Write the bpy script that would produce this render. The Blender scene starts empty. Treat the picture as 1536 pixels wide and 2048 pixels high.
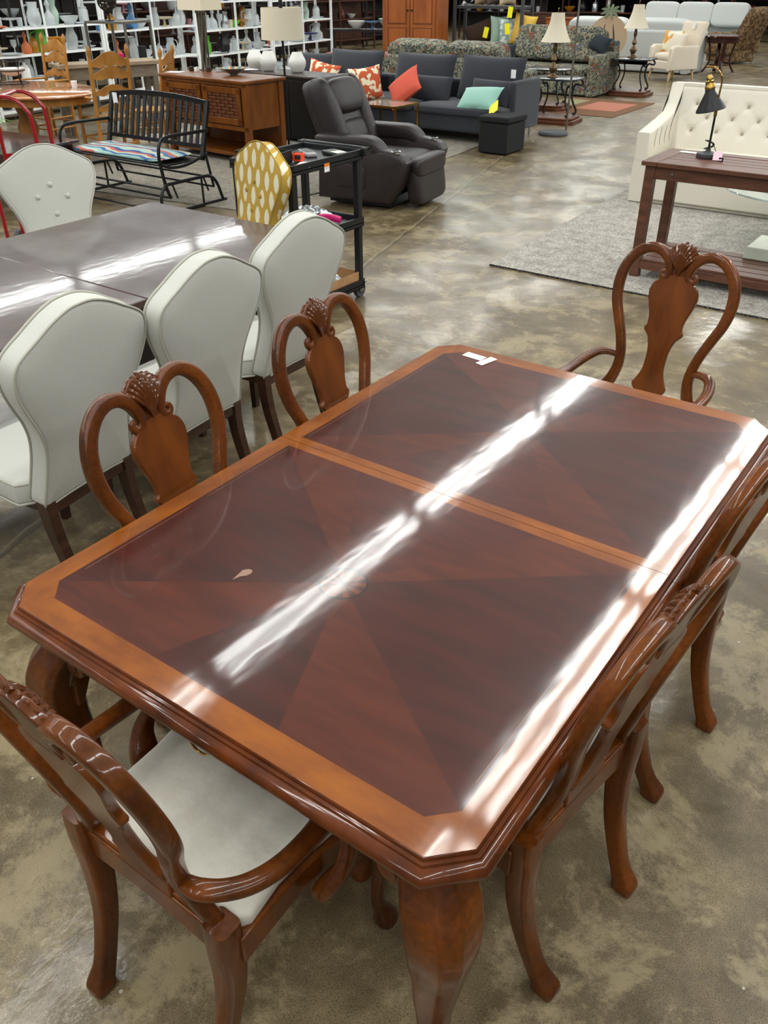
import bpy, math, random
from mathutils import Vector, Matrix
random.seed(7)
C = bpy.data.collections.new('showroom'); bpy.context.scene.collection.children.link(C)
sc = bpy.context.scene
PI = math.pi
def R(d): return math.radians(d)

# ---------------------------------------------------------------- camera
yaw, pitch, roll = 0.6243, 0.5770, -0.0046
fwd = Vector((-math.sin(yaw)*math.cos(pitch), math.cos(yaw)*math.cos(pitch), -math.sin(pitch)))
rt = Vector((math.cos(yaw), math.sin(yaw), 0)); up = rt.cross(fwd)
r2 = math.cos(roll)*rt + math.sin(roll)*up; u2 = -math.sin(roll)*rt + math.cos(roll)*up
cam = bpy.data.cameras.new('camera'); co = bpy.data.objects.new('camera', cam); C.objects.link(co)
m = Matrix((r2, u2, -fwd)).transposed().to_4x4(); m.translation = Vector((1.5368, -0.6805, 1.923))
co.matrix_world = m
cam.sensor_fit = 'VERTICAL'; cam.sensor_height = 36; cam.lens = 1661.22/2048*36
cam.clip_start = .05; cam.clip_end = 200
sc.camera = co
# ---------------------------------------------------------------- light and exposure
sc.view_settings.view_transform = 'Standard'; sc.view_settings.look = 'None'
sc.view_settings.gamma = 1; sc.view_settings.use_curve_mapping = False
sc.view_settings.exposure = 0.62
w = bpy.data.worlds.new('world'); sc.world = w; w.use_nodes = True
w.node_tree.nodes['Background'].inputs[0].default_value = (.93, .97, 1, 1)
w.node_tree.nodes['Background'].inputs[1].default_value = .16
TUBE_W = 25.0
LZ = 3.84
def tube_light(x, y, watts, width, length=2.42):
    l = bpy.data.lights.new('fluorescent_light', 'AREA'); l.shape = 'RECTANGLE'
    l.size = width; l.size_y = length; l.energy = watts; l.color = (.97, 1, .97)
    o = bpy.data.objects.new('fluorescent_light', l); C.objects.link(o); o.location = (x, y, LZ)
ROWX = [0.12 - 2.12*k for k in (-2, -1, 0, 1, 3, 4, 5, 7, 8)]
ROWY = [-5.17 + 2.62*k for k in range(0, 14)]
for i, x in enumerate(ROWX):
    for j, y in enumerate(ROWY):
        if x in ROWX[2:4]+ROWX[5:7] and 0 <= y < 12:
            for s in (-.068, .068): tube_light(x+s, y+.75, TUBE_W/2, .055)
        else:
            tube_light(x, y+.75, TUBE_W, .14)

# ---------------------------------------------------------------- helpers
def lin(h):
    r = [int(h[i:i+2], 16)/255 for i in (0, 2, 4)]
    return tuple((c/12.92 if c <= .04045 else ((c+.055)/1.055)**2.4) for c in r) + (1,)
def nd(t, typ, **k):
    n = t.nodes.new(typ)
    for a, b in k.items():
        if a in ('inp',):
            for q, v in b.items(): n.inputs[q].default_value = v
        else: setattr(n, a, b)
    return n
def mat(name, c1, c2=None, sc3=(1, 1, 1), detail=4, rough=.5, metal=0, coat=0, bump=0, bsc=60, trans=0, ramp=(.35, .65), rvar=0, spec=.5, fine=None, ior=1.45, alpha=1, sheen=0, emit=None, dist=0):
    m = bpy.data.materials.new(name); m.use_nodes = True; t = m.node_tree; b = t.nodes['Principled BSDF']
    c1 = lin(c1) if isinstance(c1, str) else c1
    b.inputs['Base Color'].default_value = c1; b.inputs['Roughness'].default_value = rough
    b.inputs['Metallic'].default_value = metal; b.inputs['Coat Weight'].default_value = coat; b.inputs['Coat Roughness'].default_value = .08
    b.inputs['Transmission Weight'].default_value = trans; b.inputs['IOR'].default_value = ior
    b.inputs['Specular IOR Level'].default_value = spec; b.inputs['Alpha'].default_value = alpha; b.inputs['Sheen Weight'].default_value = sheen
    if emit: b.inputs['Emission Color'].default_value = c1; b.inputs['Emission Strength'].default_value = emit
    tc = nd(t, 'ShaderNodeTexCoord'); mp = nd(t, 'ShaderNodeMapping'); mp.inputs['Scale'].default_value = sc3
    t.links.new(tc.outputs['Object'], mp.inputs[0])
    if c2:
        c2 = lin(c2) if isinstance(c2, str) else c2
        n = nd(t, 'ShaderNodeTexNoise', inp={'Scale': 1., 'Detail': detail, 'Roughness': .6, 'Distortion': dist}); t.links.new(mp.outputs[0], n.inputs[0])
        r = nd(t, 'ShaderNodeValToRGB'); r.color_ramp.elements[0].position = ramp[0]; r.color_ramp.elements[1].position = ramp[1]
        r.color_ramp.elements[0].color = c1; r.color_ramp.elements[1].color = c2
        t.links.new(n.outputs[0], r.inputs[0]); out = r.outputs[0]
        if fine:
            n2 = nd(t, 'ShaderNodeTexNoise', inp={'Scale': fine[0], 'Detail': 3.}); t.links.new(tc.outputs['Object'], n2.inputs[0])
            mx = nd(t, 'ShaderNodeMix', data_type='RGBA', blend_type='MULTIPLY'); mx.inputs[0].default_value = fine[1]
            t.links.new(out, mx.inputs[6]); 
            r3 = nd(t, 'ShaderNodeValToRGB'); r3.color_ramp.elements[0].position = .35; r3.color_ramp.elements[1].position = .6
            t.links.new(n2.outputs[0], r3.inputs[0]); t.links.new(r3.outputs[0], mx.inputs[7]); out = mx.outputs[2]
        t.links.new(out, b.inputs['Base Color'])
        if rvar:
            mr = nd(t, 'ShaderNodeMapRange', inp={'To Min': rough-rvar, 'To Max': rough+rvar}); t.links.new(n.outputs[0], mr.inputs[0]); t.links.new(mr.outputs[0], b.inputs['Roughness'])
    if bump:
        n3 = nd(t, 'ShaderNodeTexNoise', inp={'Scale': bsc, 'Detail': 2.}); t.links.new(tc.outputs['Object'], n3.inputs[0])
        bp = nd(t, 'ShaderNodeBump', inp={'Strength': bump, 'Distance': .01}); t.links.new(n3.outputs[0], bp.inputs['Height']); t.links.new(bp.outputs[0], b.inputs['Normal'])
    return m

class MB:
    def __init__(s): s.v = []; s.f = []; s.m = []
    def add(s, vs, fs, mi=0):
        k = len(s.v); s.v += [tuple(v) for v in vs]; s.f += [tuple(i+k for i in f) for f in fs]; s.m += [mi]*len(fs); return s
    def box(s, x0, x1, y0, y1, z0, z1, mi=0, rz=0, piv=None, rx=0, tp=0):
        vs = [(x0, y0, z0), (x1, y0, z0), (x1, y1, z0), (x0, y1, z0), (x0+tp, y0+tp, z1), (x1-tp, y0+tp, z1), (x1-tp, y1-tp, z1), (x0+tp, y1-tp, z1)]
        if rz or rx:
            p = Vector(piv or ((x0+x1)/2, (y0+y1)/2, (z0+z1)/2)); M = Matrix.Rotation(rz, 3, 'Z') @ Matrix.Rotation(rx, 3, 'X')
            vs = [M @ (Vector(v)-p)+p for v in vs]
        return s.add(vs, [(0, 3, 2, 1), (4, 5, 6, 7), (0, 1, 5, 4), (1, 2, 6, 5), (2, 3, 7, 6), (3, 0, 4, 7)], mi)
    def beam(s, a, b, w, h, upv=(0, 0, 1), mi=0):
        a = Vector(a); b = Vector(b); return s.sweep([a, b], [(w/2, h/2)]*2, N=upv, n=4, sq=True, mi=mi)
    def sweep(s, path, rad, N=None, n=10, sq=False, pw=1., closed=False, mi=0, cap=True):
        P = [Vector(p) for p in path]; L = len(P)
        if not isinstance(rad, (list, tuple)): rad = [rad]*L
        if isinstance(rad, tuple): rad = [rad]*L
        rings = []; prev = None
        for i in range(L):
            T = (P[(i+1) % L]-P[i-1]) if closed else (P[min(i+1, L-1)]-P[max(i-1, 0)])
            if T.length < 1e-9: T = Vector((0, 0, 1))
            T.normalize()
            if N is not None: A = Vector(N)
            else: A = prev if prev else (Vector((0, 0, 1)) if abs(T.z) < .9 else Vector((1, 0, 0)))
            A = A - T*A.dot(T)
            if A.length < 1e-6: A = T.orthogonal()
            A.normalize(); B = T.cross(A); prev = A
            r = rad[i]; rw, rd = (r if isinstance(r, (tuple, list)) else (r, r))
            ring = []
            for k in range(n):
                a = 2*PI*(k+.5)/n; c_, s_ = math.cos(a), math.sin(a)
                if sq: c_ = math.copysign(1, c_); s_ = math.copysign(1, s_)
                elif pw != 1: c_ = math.copysign(abs(c_)**pw, c_); s_ = math.copysign(abs(s_)**pw, s_)
                ring.append(P[i]+B*(rw*c_)+A*(rd*s_))
            rings.append(ring)
        vs = [v for r in rings for v in r]; fs = []
        for i in range(L if closed else L-1):
            j = (i+1) % L
            for k in range(n): k2 = (k+1) % n; fs.append((i*n+k, i*n+k2, j*n+k2, j*n+k))
        if cap and not closed: fs += [tuple(range(n-1, -1, -1)), tuple((L-1)*n+k for k in range(n))]
        return s.add(vs, fs, mi)
    def lathe(s, prof, c=(0, 0, 0), n=24, mi=0, ax='Z', sx=1, sy=1, cap=True):
        vs = []; fs = []; L = len(prof)
        for (r, z) in prof:
            for k in range(n):
                a = 2*PI*k/n; p = (r*math.cos(a)*sx, r*math.sin(a)*sy, z)
                if ax == 'X': p = (p[2], p[0], p[1])
                if ax == 'Y': p = (p[0], p[2], p[1])
                vs.append((p[0]+c[0], p[1]+c[1], p[2]+c[2]))
        for i in range(L-1):
            for k in range(n): k2 = (k+1) % n; fs.append((i*n+k, i*n+k2, (i+1)*n+k2, (i+1)*n+k))
        if cap and prof[0][0] > 1e-5: fs.append(tuple(range(n-1, -1, -1)))
        if cap and prof[-1][0] > 1e-5: fs.append(tuple((L-1)*n+k for k in range(n)))
        return s.add(vs, fs, mi)
    def prism(s, out, fn, d0, d1, mi=0, bev=0, bulge=0, rings=3, cen=None):
        # out: closed 2D outline; fn(a,b,d)->xyz ; star-shaped about its centre
        n = len(out); cx = sum(p[0] for p in out)/n; cy = sum(p[1] for p in out)/n
        if cen: cx, cy = cen
        nr = []
        for i in range(n):
            a = Vector(out[i-1]); b = Vector(out[(i+1) % n]); t = (b-a); t.normalize() if t.length else None; nr.append(Vector((t.y, -t.x)))
        sg = 1 if sum(nr[i].dot(Vector(out[i])-Vector((cx, cy))) for i in range(n)) > 0 else -1
        def off(e): return [(out[i][0]-sg*nr[i].x*e, out[i][1]-sg*nr[i].y*e) for i in range(n)]
        lay = []
        sgn = 1 if d1 > d0 else -1
        if bev:
            for a in (0, 30, 60, 90): lay.append((off(bev*(1-math.sin(R(a)))), d0+sgn*bev*(1-math.cos(R(a)))))
            for a in (90, 60, 30, 0): lay.append((off(bev*(1-math.sin(R(a)))), d1-sgn*bev*(1-math.cos(R(a)))))
        else: lay = [(out, d0), (out, d1)]
        vs = []; fs = []
        for o, d in lay: vs += [fn(a, b, d) for a, b in o]
        for i in range(len(lay)-1):
            for k in range(n): k2 = (k+1) % n; fs.append((i*n+k, i*n+k2, (i+1)*n+k2, (i+1)*n+k))
        for side, (o, d), dd in ((0, lay[0], -sgn), (1, lay[-1], sgn)):
            base = 0 if side == 0 else (len(lay)-1)*n; prevb = base
            for q in range(1, rings):
                f = 1-q/rings; b0 = len(vs); g = bulge*(1-f*f)*dd
                vs += [fn(cx+(a-cx)*f, cy+(b-cy)*f, d+g) for a, b in o]
                for k in range(n): k2 = (k+1) % n; fs.append((prevb+k, prevb+k2, b0+k2, b0+k))
                prevb = b0
            vs.append(fn(cx, cy, d+bulge*dd)); ci = len(vs)-1
            for k in range(n): fs.append((prevb+k, prevb+(k+1) % n, ci))
        return s.add(vs, fs, mi)
    def sq(s, c, sz, e=.3, nu=28, nv=14, M=None, mi=0, ez=None):
        # rounded (super-quadric) box, half sizes sz
        vs = []; fs = []; ez = ez or e
        f = lambda v, p: math.copysign(abs(v)**p, v)
        for j in range(nv+1):
            v = -PI/2+PI*j/nv
            for i in range(nu):
                u = -PI+2*PI*(i+.5)/nu
                p = Vector((sz[0]*f(math.cos(v), ez)*f(math.cos(u), e), sz[1]*f(math.cos(v), ez)*f(math.sin(u), e), sz[2]*f(math.sin(v), ez)))
                if M: p = M @ p
                vs.append(p+Vector(c))
        for j in range(nv):
            for i in range(nu): i2 = (i+1) % nu; fs.append((j*nu+i, j*nu+i2, (j+1)*nu+i2, (j+1)*nu+i))
        return s.add(vs, fs, mi)
    def pillow(s, c, w, h, t, M=None, mi=0, n=14, pinch=.10):
        vs = []; fs = []
        for sd in (-1, 1):
            for j in range(n+1):
                for i in range(n+1):
                    u = -1+2*i/n; v = -1+2*j/n
                    th = t/2*((1-u**2)*(1-v**2))**.42 if abs(u) < 1 and abs(v) < 1 else 0
                    x = w/2*u*(1-pinch*(1-v*v)*abs(u)**2); z = h/2*v*(1-pinch*(1-u*u)*abs(v)**2)
                    p = Vector((x, sd*th, z))
                    if M: p = M @ p
                    vs.append(p+Vector(c))
        N = (n+1)**2
        for sd in (0, 1):
            for j in range(n):
                for i in range(n):
                    a = sd*N+j*(n+1)+i; q = (a, a+1, a+n+2, a+n+1); fs.append(q if sd == 0 else q[::-1])
        return s.add(vs, fs, mi)
def cat(pts, n=6, closed=False):
    P = [tuple(p) for p in pts]; L = len(P); out = []
    for i in range(L if closed else L-1):
        if closed: a, b, c, d = P[i-1], P[i], P[(i+1) % L], P[(i+2) % L]
        else: a, b, c, d = P[max(i-1, 0)], P[i], P[i+1], P[min(i+2, L-1)]
        for k in range(n):
            t = k/n
            out.append(tuple(.5*((2*b[j])+(-a[j]+c[j])*t+(2*a[j]-5*b[j]+4*c[j]-d[j])*t*t+(-a[j]+3*b[j]-3*c[j]+d[j])*t**3) for j in range(len(b))))
    if not closed: out.append(P[-1])
    return out
def obj(name, mb, mats, parent=None, bev=0, smooth=True, seg=2, sub=0, loc=None, rz=None, flat_up=False):
    me = bpy.data.meshes.new(name); me.from_pydata(mb.v, [], mb.f)
    if not isinstance(mats, (list, tuple)): mats = [mats]
    for q in mats: me.materials.append(q)
    me.polygons.foreach_set('material_index', [min(i, len(mats)-1) for i in mb.m])
    me.update()
    import bmesh
    b = bmesh.new(); b.from_mesh(me); bmesh.ops.remove_doubles(b, verts=b.verts, dist=1e-5); bmesh.ops.recalc_face_normals(b, faces=b.faces); b.to_mesh(me); b.free()
    if smooth:
        me.polygons.foreach_set('use_smooth', [True]*len(me.polygons)); me.set_sharp_from_angle(angle=R(40))
    if flat_up:
        at = me.attributes.get('sharp_edge') or me.attributes.new('sharp_edge', 'BOOLEAN', 'EDGE'); up_ = {}
        for p in me.polygons:
            for k in p.edge_keys: up_.setdefault(k, []).append(abs(p.normal.z) > .999)
        for e in me.edges:
            if any(up_.get(tuple(sorted(e.vertices)), [False])): at.data[e.index].value = True
    o = bpy.data.objects.new(name, me); C.objects.link(o)
    if parent: o.parent = parent
    if bev:
        md = o.modifiers.new('bevel', 'BEVEL'); md.width = bev; md.segments = seg; md.limit_method = 'ANGLE'; md.angle_limit = R(35); md.harden_normals = False
    if sub: md = o.modifiers.new('sub', 'SUBSURF'); md.levels = sub; md.render_levels = sub
    if loc: o.location = loc
    if rz: o.rotation_euler = (0, 0, rz)
    return o
def tag(o, label=None, cat_=None, group=None, kind=None):
    if label: o['label'] = label
    if cat_: o['category'] = cat_
    if group: o['group'] = group
    if kind: o['kind'] = kind
    return o
def thing(name, label, cat_, loc=(0, 0, 0), rz=0, group=None):
    o = bpy.data.objects.new(name, None); C.objects.link(o); o.location = loc; o.rotation_euler = (0, 0, rz); o.empty_display_size = .05
    return tag(o, label, cat_, group)
def dup(root, loc, rz, label, group=None):
    def cp(o, par):
        c = o.copy(); C.objects.link(c); c.parent = par
        for ch in [q for q in o.children]: cp(ch, c)
        return c
    r = cp(root, None); r.location = loc; r.rotation_euler = (0, 0, rz); r['label'] = label
    if group: r['group'] = group
    return r
def struct(name, mb, m, **k):
    o = obj(name, mb, m, **k); o['kind'] = 'structure'; return o
def Mx(*a):
    M = Matrix.Identity(3)
    for ax, ang in a: M = M @ Matrix.Rotation(ang, 3, ax)
    return M
# ---------------------------------------------------------------- materials
cherry = mat('cherry_wood', '3d1c06', '753c0d', (9, 9, 2.5), rough=.38, coat=.45, ramp=(.3, .7), fine=(90, .25), spec=.2)
cherry_dark = mat('cherry_wood_edge', '3d1905', '6a3109', (10, 10, 3), rough=.38, coat=.5, ramp=(.3, .7), spec=.2)
damask = mat('cream_damask', 'c5beb0', 'cbc5b8', (30, 30, 30), rough=.5, bump=.15, bsc=45, ramp=(.4, .6), sheen=.2)
linen = mat('cream_linen', 'b8b7af', 'c2c1b9', (300, 300, 300), rough=.85, bump=.1, bsc=500, sheen=.3)
linen_w = mat('white_sofa_linen', 'd2cbbb', 'dcd6c8', (200, 200, 200), rough=.85, bump=.1, bsc=400)
piping = mat('piping_grey', 'b0aea1', rough=.8)
walnut = mat('espresso_wood', '2c1a12', '43291b', (6, 6, 30), rough=.35)
brass = mat('brass', 'b08d4a', rough=.25, metal=1)
gold = mat('gold_metal', 'd0ac55', rough=.22, metal=1)
black_pl = mat('black_plastic', '17181a', rough=.45)
black_mt = mat('black_metal', '1b1b1c', rough=.35, metal=.3)
iron = mat('wrought_iron', '2a2a2c', rough=.5, metal=.5)
steel = mat('steel', 'a8a8a6', rough=.3, metal=1)
chrome = mat('chrome', 'dcdcdc', rough=.08, metal=1)
white_mt = mat('white_painted_metal', 'eceeed', rough=.35)
leather = mat('brown_leather', '211919', '2d2423', (4, 4, 4), rough=.42, bump=.25, bsc=160, ramp=(.3, .7))
charcoal = mat('charcoal_fabric', '2a2c33', '34363e', (180, 180, 180), rough=.95, bump=.2, bsc=300, sheen=.2)
darkwood = mat('dark_stained_wood', '4b2e22', '6a4433', (4, 26, 26), rough=.4, ramp=(.3, .7))
oak = mat('golden_oak', '9a6426', 'bd8440', (10, 10, 3), rough=.32, ramp=(.3, .7))
pine = mat('reddish_pine', '7e3f16', 'a35a26', (4, 4, 1.2), rough=.35, ramp=(.3, .7))
cab_wood = mat('amber_wood', '5a2d09', '7f470f', (10, 10, 2), rough=.28, ramp=(.3, .7))
shade = mat('cream_lamp_shade', 'dcd2ba', 'e6dcc6', (260, 260, 260), rough=.9)
white_cer = mat('white_ceramic', 'e9e7e2', rough=.35, bump=.5, bsc=90)
paper = mat('white_paper', 'f2f2f2', rough=.6)
grey_ink = mat('grey_print', '8a8a8e', rough=.6)
yellow_tag = mat('yellow_tag', 'f4ec12', rough=.5)
glass = mat('clear_glass', 'eaf4f1', rough=.03, trans=.82)
glassware = mat('cut_glass', 'e8eef0', rough=.12, trans=.55, bump=.6, bsc=60, spec=.9)
grey_mt = mat('grey_metal', '6e6a62', rough=.45, metal=.5)
red_mt = mat('red_painted_steel', '9c0f1c', rough=.2, coat=.6)
rubber = mat('grey_rubber', '4b4d50', rough=.6)
wicker = mat('woven_wicker', '50260c', '6c3a14', (60, 60, 60), rough=.5)
def flat(name, c, **k): return mat(name, c, **k)
coral = flat('coral_cotton', 'c9543f', rough=.9); aqua = flat('aqua_velvet', '8fc0b2', rough=.8, sheen=.5)
ltgrey = mat('light_grey_fabric', 'b4b7b4', 'c0c3c0', (150, 150, 150), rough=.9)
plinthw = mat('plinth_wood', '4a2716', '63361f', (4, 9, 9), rough=.4)
cream_f = mat('cream_upholstery', 'd8ccb8', 'e0d5c3', (150, 150, 150), rough=.9)

def nodes_floor():
    m = bpy.data.materials.new('polished_concrete'); m.use_nodes = True; t = m.node_tree; b = t.nodes['Principled BSDF']; L = t.links.new
    tc = nd(t, 'ShaderNodeTexCoord')
    n1 = nd(t, 'ShaderNodeTexNoise', inp={'Scale': 1.7, 'Detail': 10., 'Roughness': .7, 'Distortion': .5}); L(tc.outputs['Object'], n1.inputs[0])
    r1 = nd(t, 'ShaderNodeValToRGB'); e = r1.color_ramp.elements
    e[0].position = .30; e[0].color = lin('5a4a31'); e[1].position = .70; e[1].color = lin('9a8866')
    q = e.new(.5); q.color = lin('75654a'); L(n1.outputs[0], r1.inputs[0])
    n2 = nd(t, 'ShaderNodeTexNoise', inp={'Scale': 6.5, 'Detail': 8., 'Roughness': .75, 'Distortion': .4}); L(tc.outputs['Object'], n2.inputs[0])
    r2_ = nd(t, 'ShaderNodeValToRGB'); r2_.color_ramp.elements[0].position = .38; r2_.color_ramp.elements[0].color = (.42, .43, .41, 1); r2_.color_ramp.elements[1].position = .62; r2_.color_ramp.elements[1].color = (1, 1, 1, 1)
    L(n2.outputs[0], r2_.inputs[0])
    mx = nd(t, 'ShaderNodeMix', data_type='RGBA', blend_type='MULTIPLY'); mx.inputs[0].default_value = .55; L(r1.outputs[0], mx.inputs[6]); L(r2_.outputs[0], mx.inputs[7])
    # aggregate speckle
    n3 = nd(t, 'ShaderNodeTexNoise', inp={'Scale': 330., 'Detail': 3.}); L(tc.outputs['Object'], n3.inputs[0])
    r3 = nd(t, 'ShaderNodeValToRGB'); r3.color_ramp.elements[0].position = .36; r3.color_ramp.elements[0].color = (.25, .25, .23, 1); r3.color_ramp.elements[1].position = .5; r3.color_ramp.elements[1].color = (1, 1, 1, 1)
    L(n3.outputs[0], r3.inputs[0])
    mx2 = nd(t, 'ShaderNodeMix', data_type='RGBA', blend_type='MULTIPLY'); mx2.inputs[0].default_value = .9; L(mx.outputs[2], mx2.inputs[6]); L(r3.outputs[0], mx2.inputs[7])
    # crisp worn patches in the stain
    np_ = nd(t, 'ShaderNodeTexNoise', inp={'Scale': 2.6, 'Detail': 12., 'Roughness': .78, 'Distortion': .25}); L(tc.outputs['Object'], np_.inputs[0])
    rp = nd(t, 'ShaderNodeValToRGB'); rp.color_ramp.elements[0].position = .50; rp.color_ramp.elements[0].color = (0, 0, 0, 1); rp.color_ramp.elements[1].position = .58; rp.color_ramp.elements[1].color = (.42, .42, .42, 1); L(np_.outputs[0], rp.inputs[0])
    mxp = nd(t, 'ShaderNodeMix', data_type='RGBA'); L(rp.outputs[0], mxp.inputs[0]); L(mx2.outputs[2], mxp.inputs[6]); mxp.inputs[7].default_value = lin('b09f7c')
    rq = nd(t, 'ShaderNodeValToRGB'); rq.color_ramp.elements[0].position = .36; rq.color_ramp.elements[0].color = (.5, .5, .5, 1); rq.color_ramp.elements[1].position = .44; rq.color_ramp.elements[1].color = (0, 0, 0, 1); L(np_.outputs[0], rq.inputs[0])
    mxq = nd(t, 'ShaderNodeMix', data_type='RGBA'); L(rq.outputs[0], mxq.inputs[0]); L(mxp.outputs[2], mxq.inputs[6]); mxq.inputs[7].default_value = lin('463f30'); mx2 = mxq
    # pale chips
    v = nd(t, 'ShaderNodeTexVoronoi', inp={'Scale': 9., 'Randomness': 1.}); L(tc.outputs['Object'], v.inputs[0])
    r4 = nd(t, 'ShaderNodeValToRGB'); r4.color_ramp.elements[0].position = .03; r4.color_ramp.elements[0].color = (1, 1, 1, 1); r4.color_ramp.elements[1].position = .045; r4.color_ramp.elements[1].color = (0, 0, 0, 1); L(v.outputs['Distance'], r4.inputs[0])
    mx3 = nd(t, 'ShaderNodeMix', data_type='RGBA'); L(r4.outputs[0], mx3.inputs[0]); L(mx2.outputs[2], mx3.inputs[6]); mx3.inputs[7].default_value = lin('b8b4aa')
    # joint lines across the slab (worn pale saw cuts), wobbly
    sp = nd(t, 'ShaderNodeSeparateXYZ'); L(tc.outputs['Object'], sp.inputs[0])
    wob = nd(t, 'ShaderNodeTexNoise', inp={'Scale': 3., 'Detail': 4.}); L(tc.outputs['Object'], wob.inputs[0])
    def line(src, pos, wd, amp, prev, col):
        a = nd(t, 'ShaderNodeMath', operation='MULTIPLY_ADD'); L(wob.outputs[0], a.inputs[0]); a.inputs[1].default_value = amp; a.inputs[2].default_value = -pos-amp/2
        s = nd(t, 'ShaderNodeMath', operation='ADD'); L(src, s.inputs[0]); L(a.outputs[0], s.inputs[1])
        ab = nd(t, 'ShaderNodeMath', operation='ABSOLUTE'); L(s.outputs[0], ab.inputs[0])
        lt = nd(t, 'ShaderNodeMath', operation='LESS_THAN'); L(ab.outputs[0], lt.inputs[0]); lt.inputs[1].default_value = wd
        f = nd(t, 'ShaderNodeMath', operation='MULTIPLY'); L(lt.outputs[0], f.inputs[0]); f.inputs[1].default_value = .6
        x = nd(t, 'ShaderNodeMix', data_type='RGBA'); L(f.outputs[0], x.inputs[0]); L(prev, x.inputs[6]); x.inputs[7].default_value = lin(col); return x.outputs[2]
    o = mx3.outputs[2]
    sk = nd(t, 'ShaderNodeMath', operation='MULTIPLY_ADD'); L(sp.outputs[1], sk.inputs[0]); sk.inputs[1].default_value = .285; L(sp.outputs[0], sk.inputs[2])
    o = line(sk.outputs[0], JX, .007, .07, o, '9d9178'); o = line(sk.outputs[0], JX+.03, .008, .06, o, '4d4534')
    o = line(sp.outputs[1], JY, .008, .06, o, '5a5140')
    L(o, b.inputs['Base Color'])
    rr = nd(t, 'ShaderNodeMapRange', inp={'From Min': .35, 'From Max': .65, 'To Min': .3, 'To Max': .5}); L(n2.outputs[0], rr.inputs[0]); L(rr.outputs[0], b.inputs['Roughness'])
    cw = nd(t, 'ShaderNodeMapRange', inp={'From Min': .4, 'From Max': .62, 'To Min': .06, 'To Max': .62}); L(n1.outputs[0], cw.inputs[0]); L(cw.outputs[0], b.inputs['Coat Weight']); b.inputs['Coat Roughness'].default_value = .13; b.inputs['Specular IOR Level'].default_value = .35
    n5 = nd(t, 'ShaderNodeTexNoise', inp={'Scale': 9., 'Detail': 5., 'Roughness': .6}); L(tc.outputs['Object'], n5.inputs[0])
    bp = nd(t, 'ShaderNodeBump', inp={'Strength': .16, 'Distance': .012}); L(n5.outputs[0], bp.inputs['Height']); L(bp.outputs[0], b.inputs['Normal']); L(bp.outputs[0], b.inputs['Coat Normal'])
    return m
JX, JY = -1.1, 5.55
def rugmat(name, a, b_, c):
    return mat(name, a, b_, (55, 55, 55), rough=1, bump=1., bsc=130, ramp=(.38, .62), fine=(9, .25), detail=6)
def plaidmat():
    m = mat('floral_tapestry', '25292b', '98937c', (24, 24, 24), rough=.9, ramp=(.44, .56), detail=5, dist=1.5)
    t = m.node_tree; b = t.nodes['Principled BSDF']; tc = [n for n in t.nodes if n.type == 'TEX_COORD'][0]
    src = b.inputs['Base Color'].links[0].from_socket
    for sc_, lo, hi, col in ((7., .62, .66, '7a4b3a'), (11., .6, .63, '4a5648'), (13, .63, .66, '56606e')):
        n = nd(t, 'ShaderNodeTexNoise', inp={'Scale': sc_, 'Detail': 2.}); L = t.links.new; mp = nd(t, 'ShaderNodeMapping'); mp.inputs['Location'].default_value = (sc_, 3, 1)
        L(tc.outputs['Object'], mp.inputs[0]); L(mp.outputs[0], n.inputs[0])
        r = nd(t, 'ShaderNodeValToRGB'); r.color_ramp.elements[0].position = lo; r.color_ramp.elements[1].position = hi; L(n.outputs[0], r.inputs[0])
        x = nd(t, 'ShaderNodeMix', data_type='RGBA'); L(r.outputs[0], x.inputs[0]); L(src, x.inputs[6]); x.inputs[7].default_value = lin(col); src = x.outputs[2]
    t.links.new(src, b.inputs['Base Color']); return m
plaid = plaidmat()
def ikat():
    m = bpy.data.materials.new('yellow_ikat'); m.use_nodes = True; t = m.node_tree; b = t.nodes['Principled BSDF']; L = t.links.new
    tc = nd(t, 'ShaderNodeTexCoord'); sp = nd(t, 'ShaderNodeSeparateXYZ'); L(tc.outputs['Object'], sp.inputs[0])
    def ma(op, a, b_=None, c=None):
        n = nd(t, 'ShaderNodeMath', operation=op)
        for i, v in enumerate((a, b_, c)):
            if v is None: continue
            if isinstance(v, (int, float)): n.inputs[i].default_value = v
            else: L(v, n.inputs[i])
        return n.outputs[0]
    # stretched diamonds: cos(kx)+cos(kz) on a staggered lattice
    nz = nd(t, 'ShaderNodeTexNoise', inp={'Scale': 60.}); L(tc.outputs['Object'], nz.inputs[0])
    u = ma('ADD', sp.outputs[0], ma('MULTIPLY', sp.outputs[1], .8)); p1 = ma('ADD', ma('MULTIPLY', u, 1/.105), ma('MULTIPLY', sp.outputs[2], 1/.20)); p2 = ma('SUBTRACT', ma('MULTIPLY', u, 1/.105), ma('MULTIPLY', sp.outputs[2], 1/.20))
    a = ma('COSINE', ma('MULTIPLY', p1, PI)); c = ma('COSINE', ma('MULTIPLY', p2, PI))
    s = ma('ADD', ma('ABSOLUTE', ma('MULTIPLY', a, c)), ma('MULTIPLY', nz.outputs[0], .30))
    r = nd(t, 'ShaderNodeValToRGB'); r.color_ramp.elements[0].position = .60; r.color_ramp.elements[1].position = .68; r.color_ramp.elements[0].color = lin('b8943a'); r.color_ramp.elements[1].color = lin('ddd6bb')
    L(s, r.inputs[0]); L(r.outputs[0], b.inputs['Base Color']); b.inputs['Roughness'].default_value = .85
    return m
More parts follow.
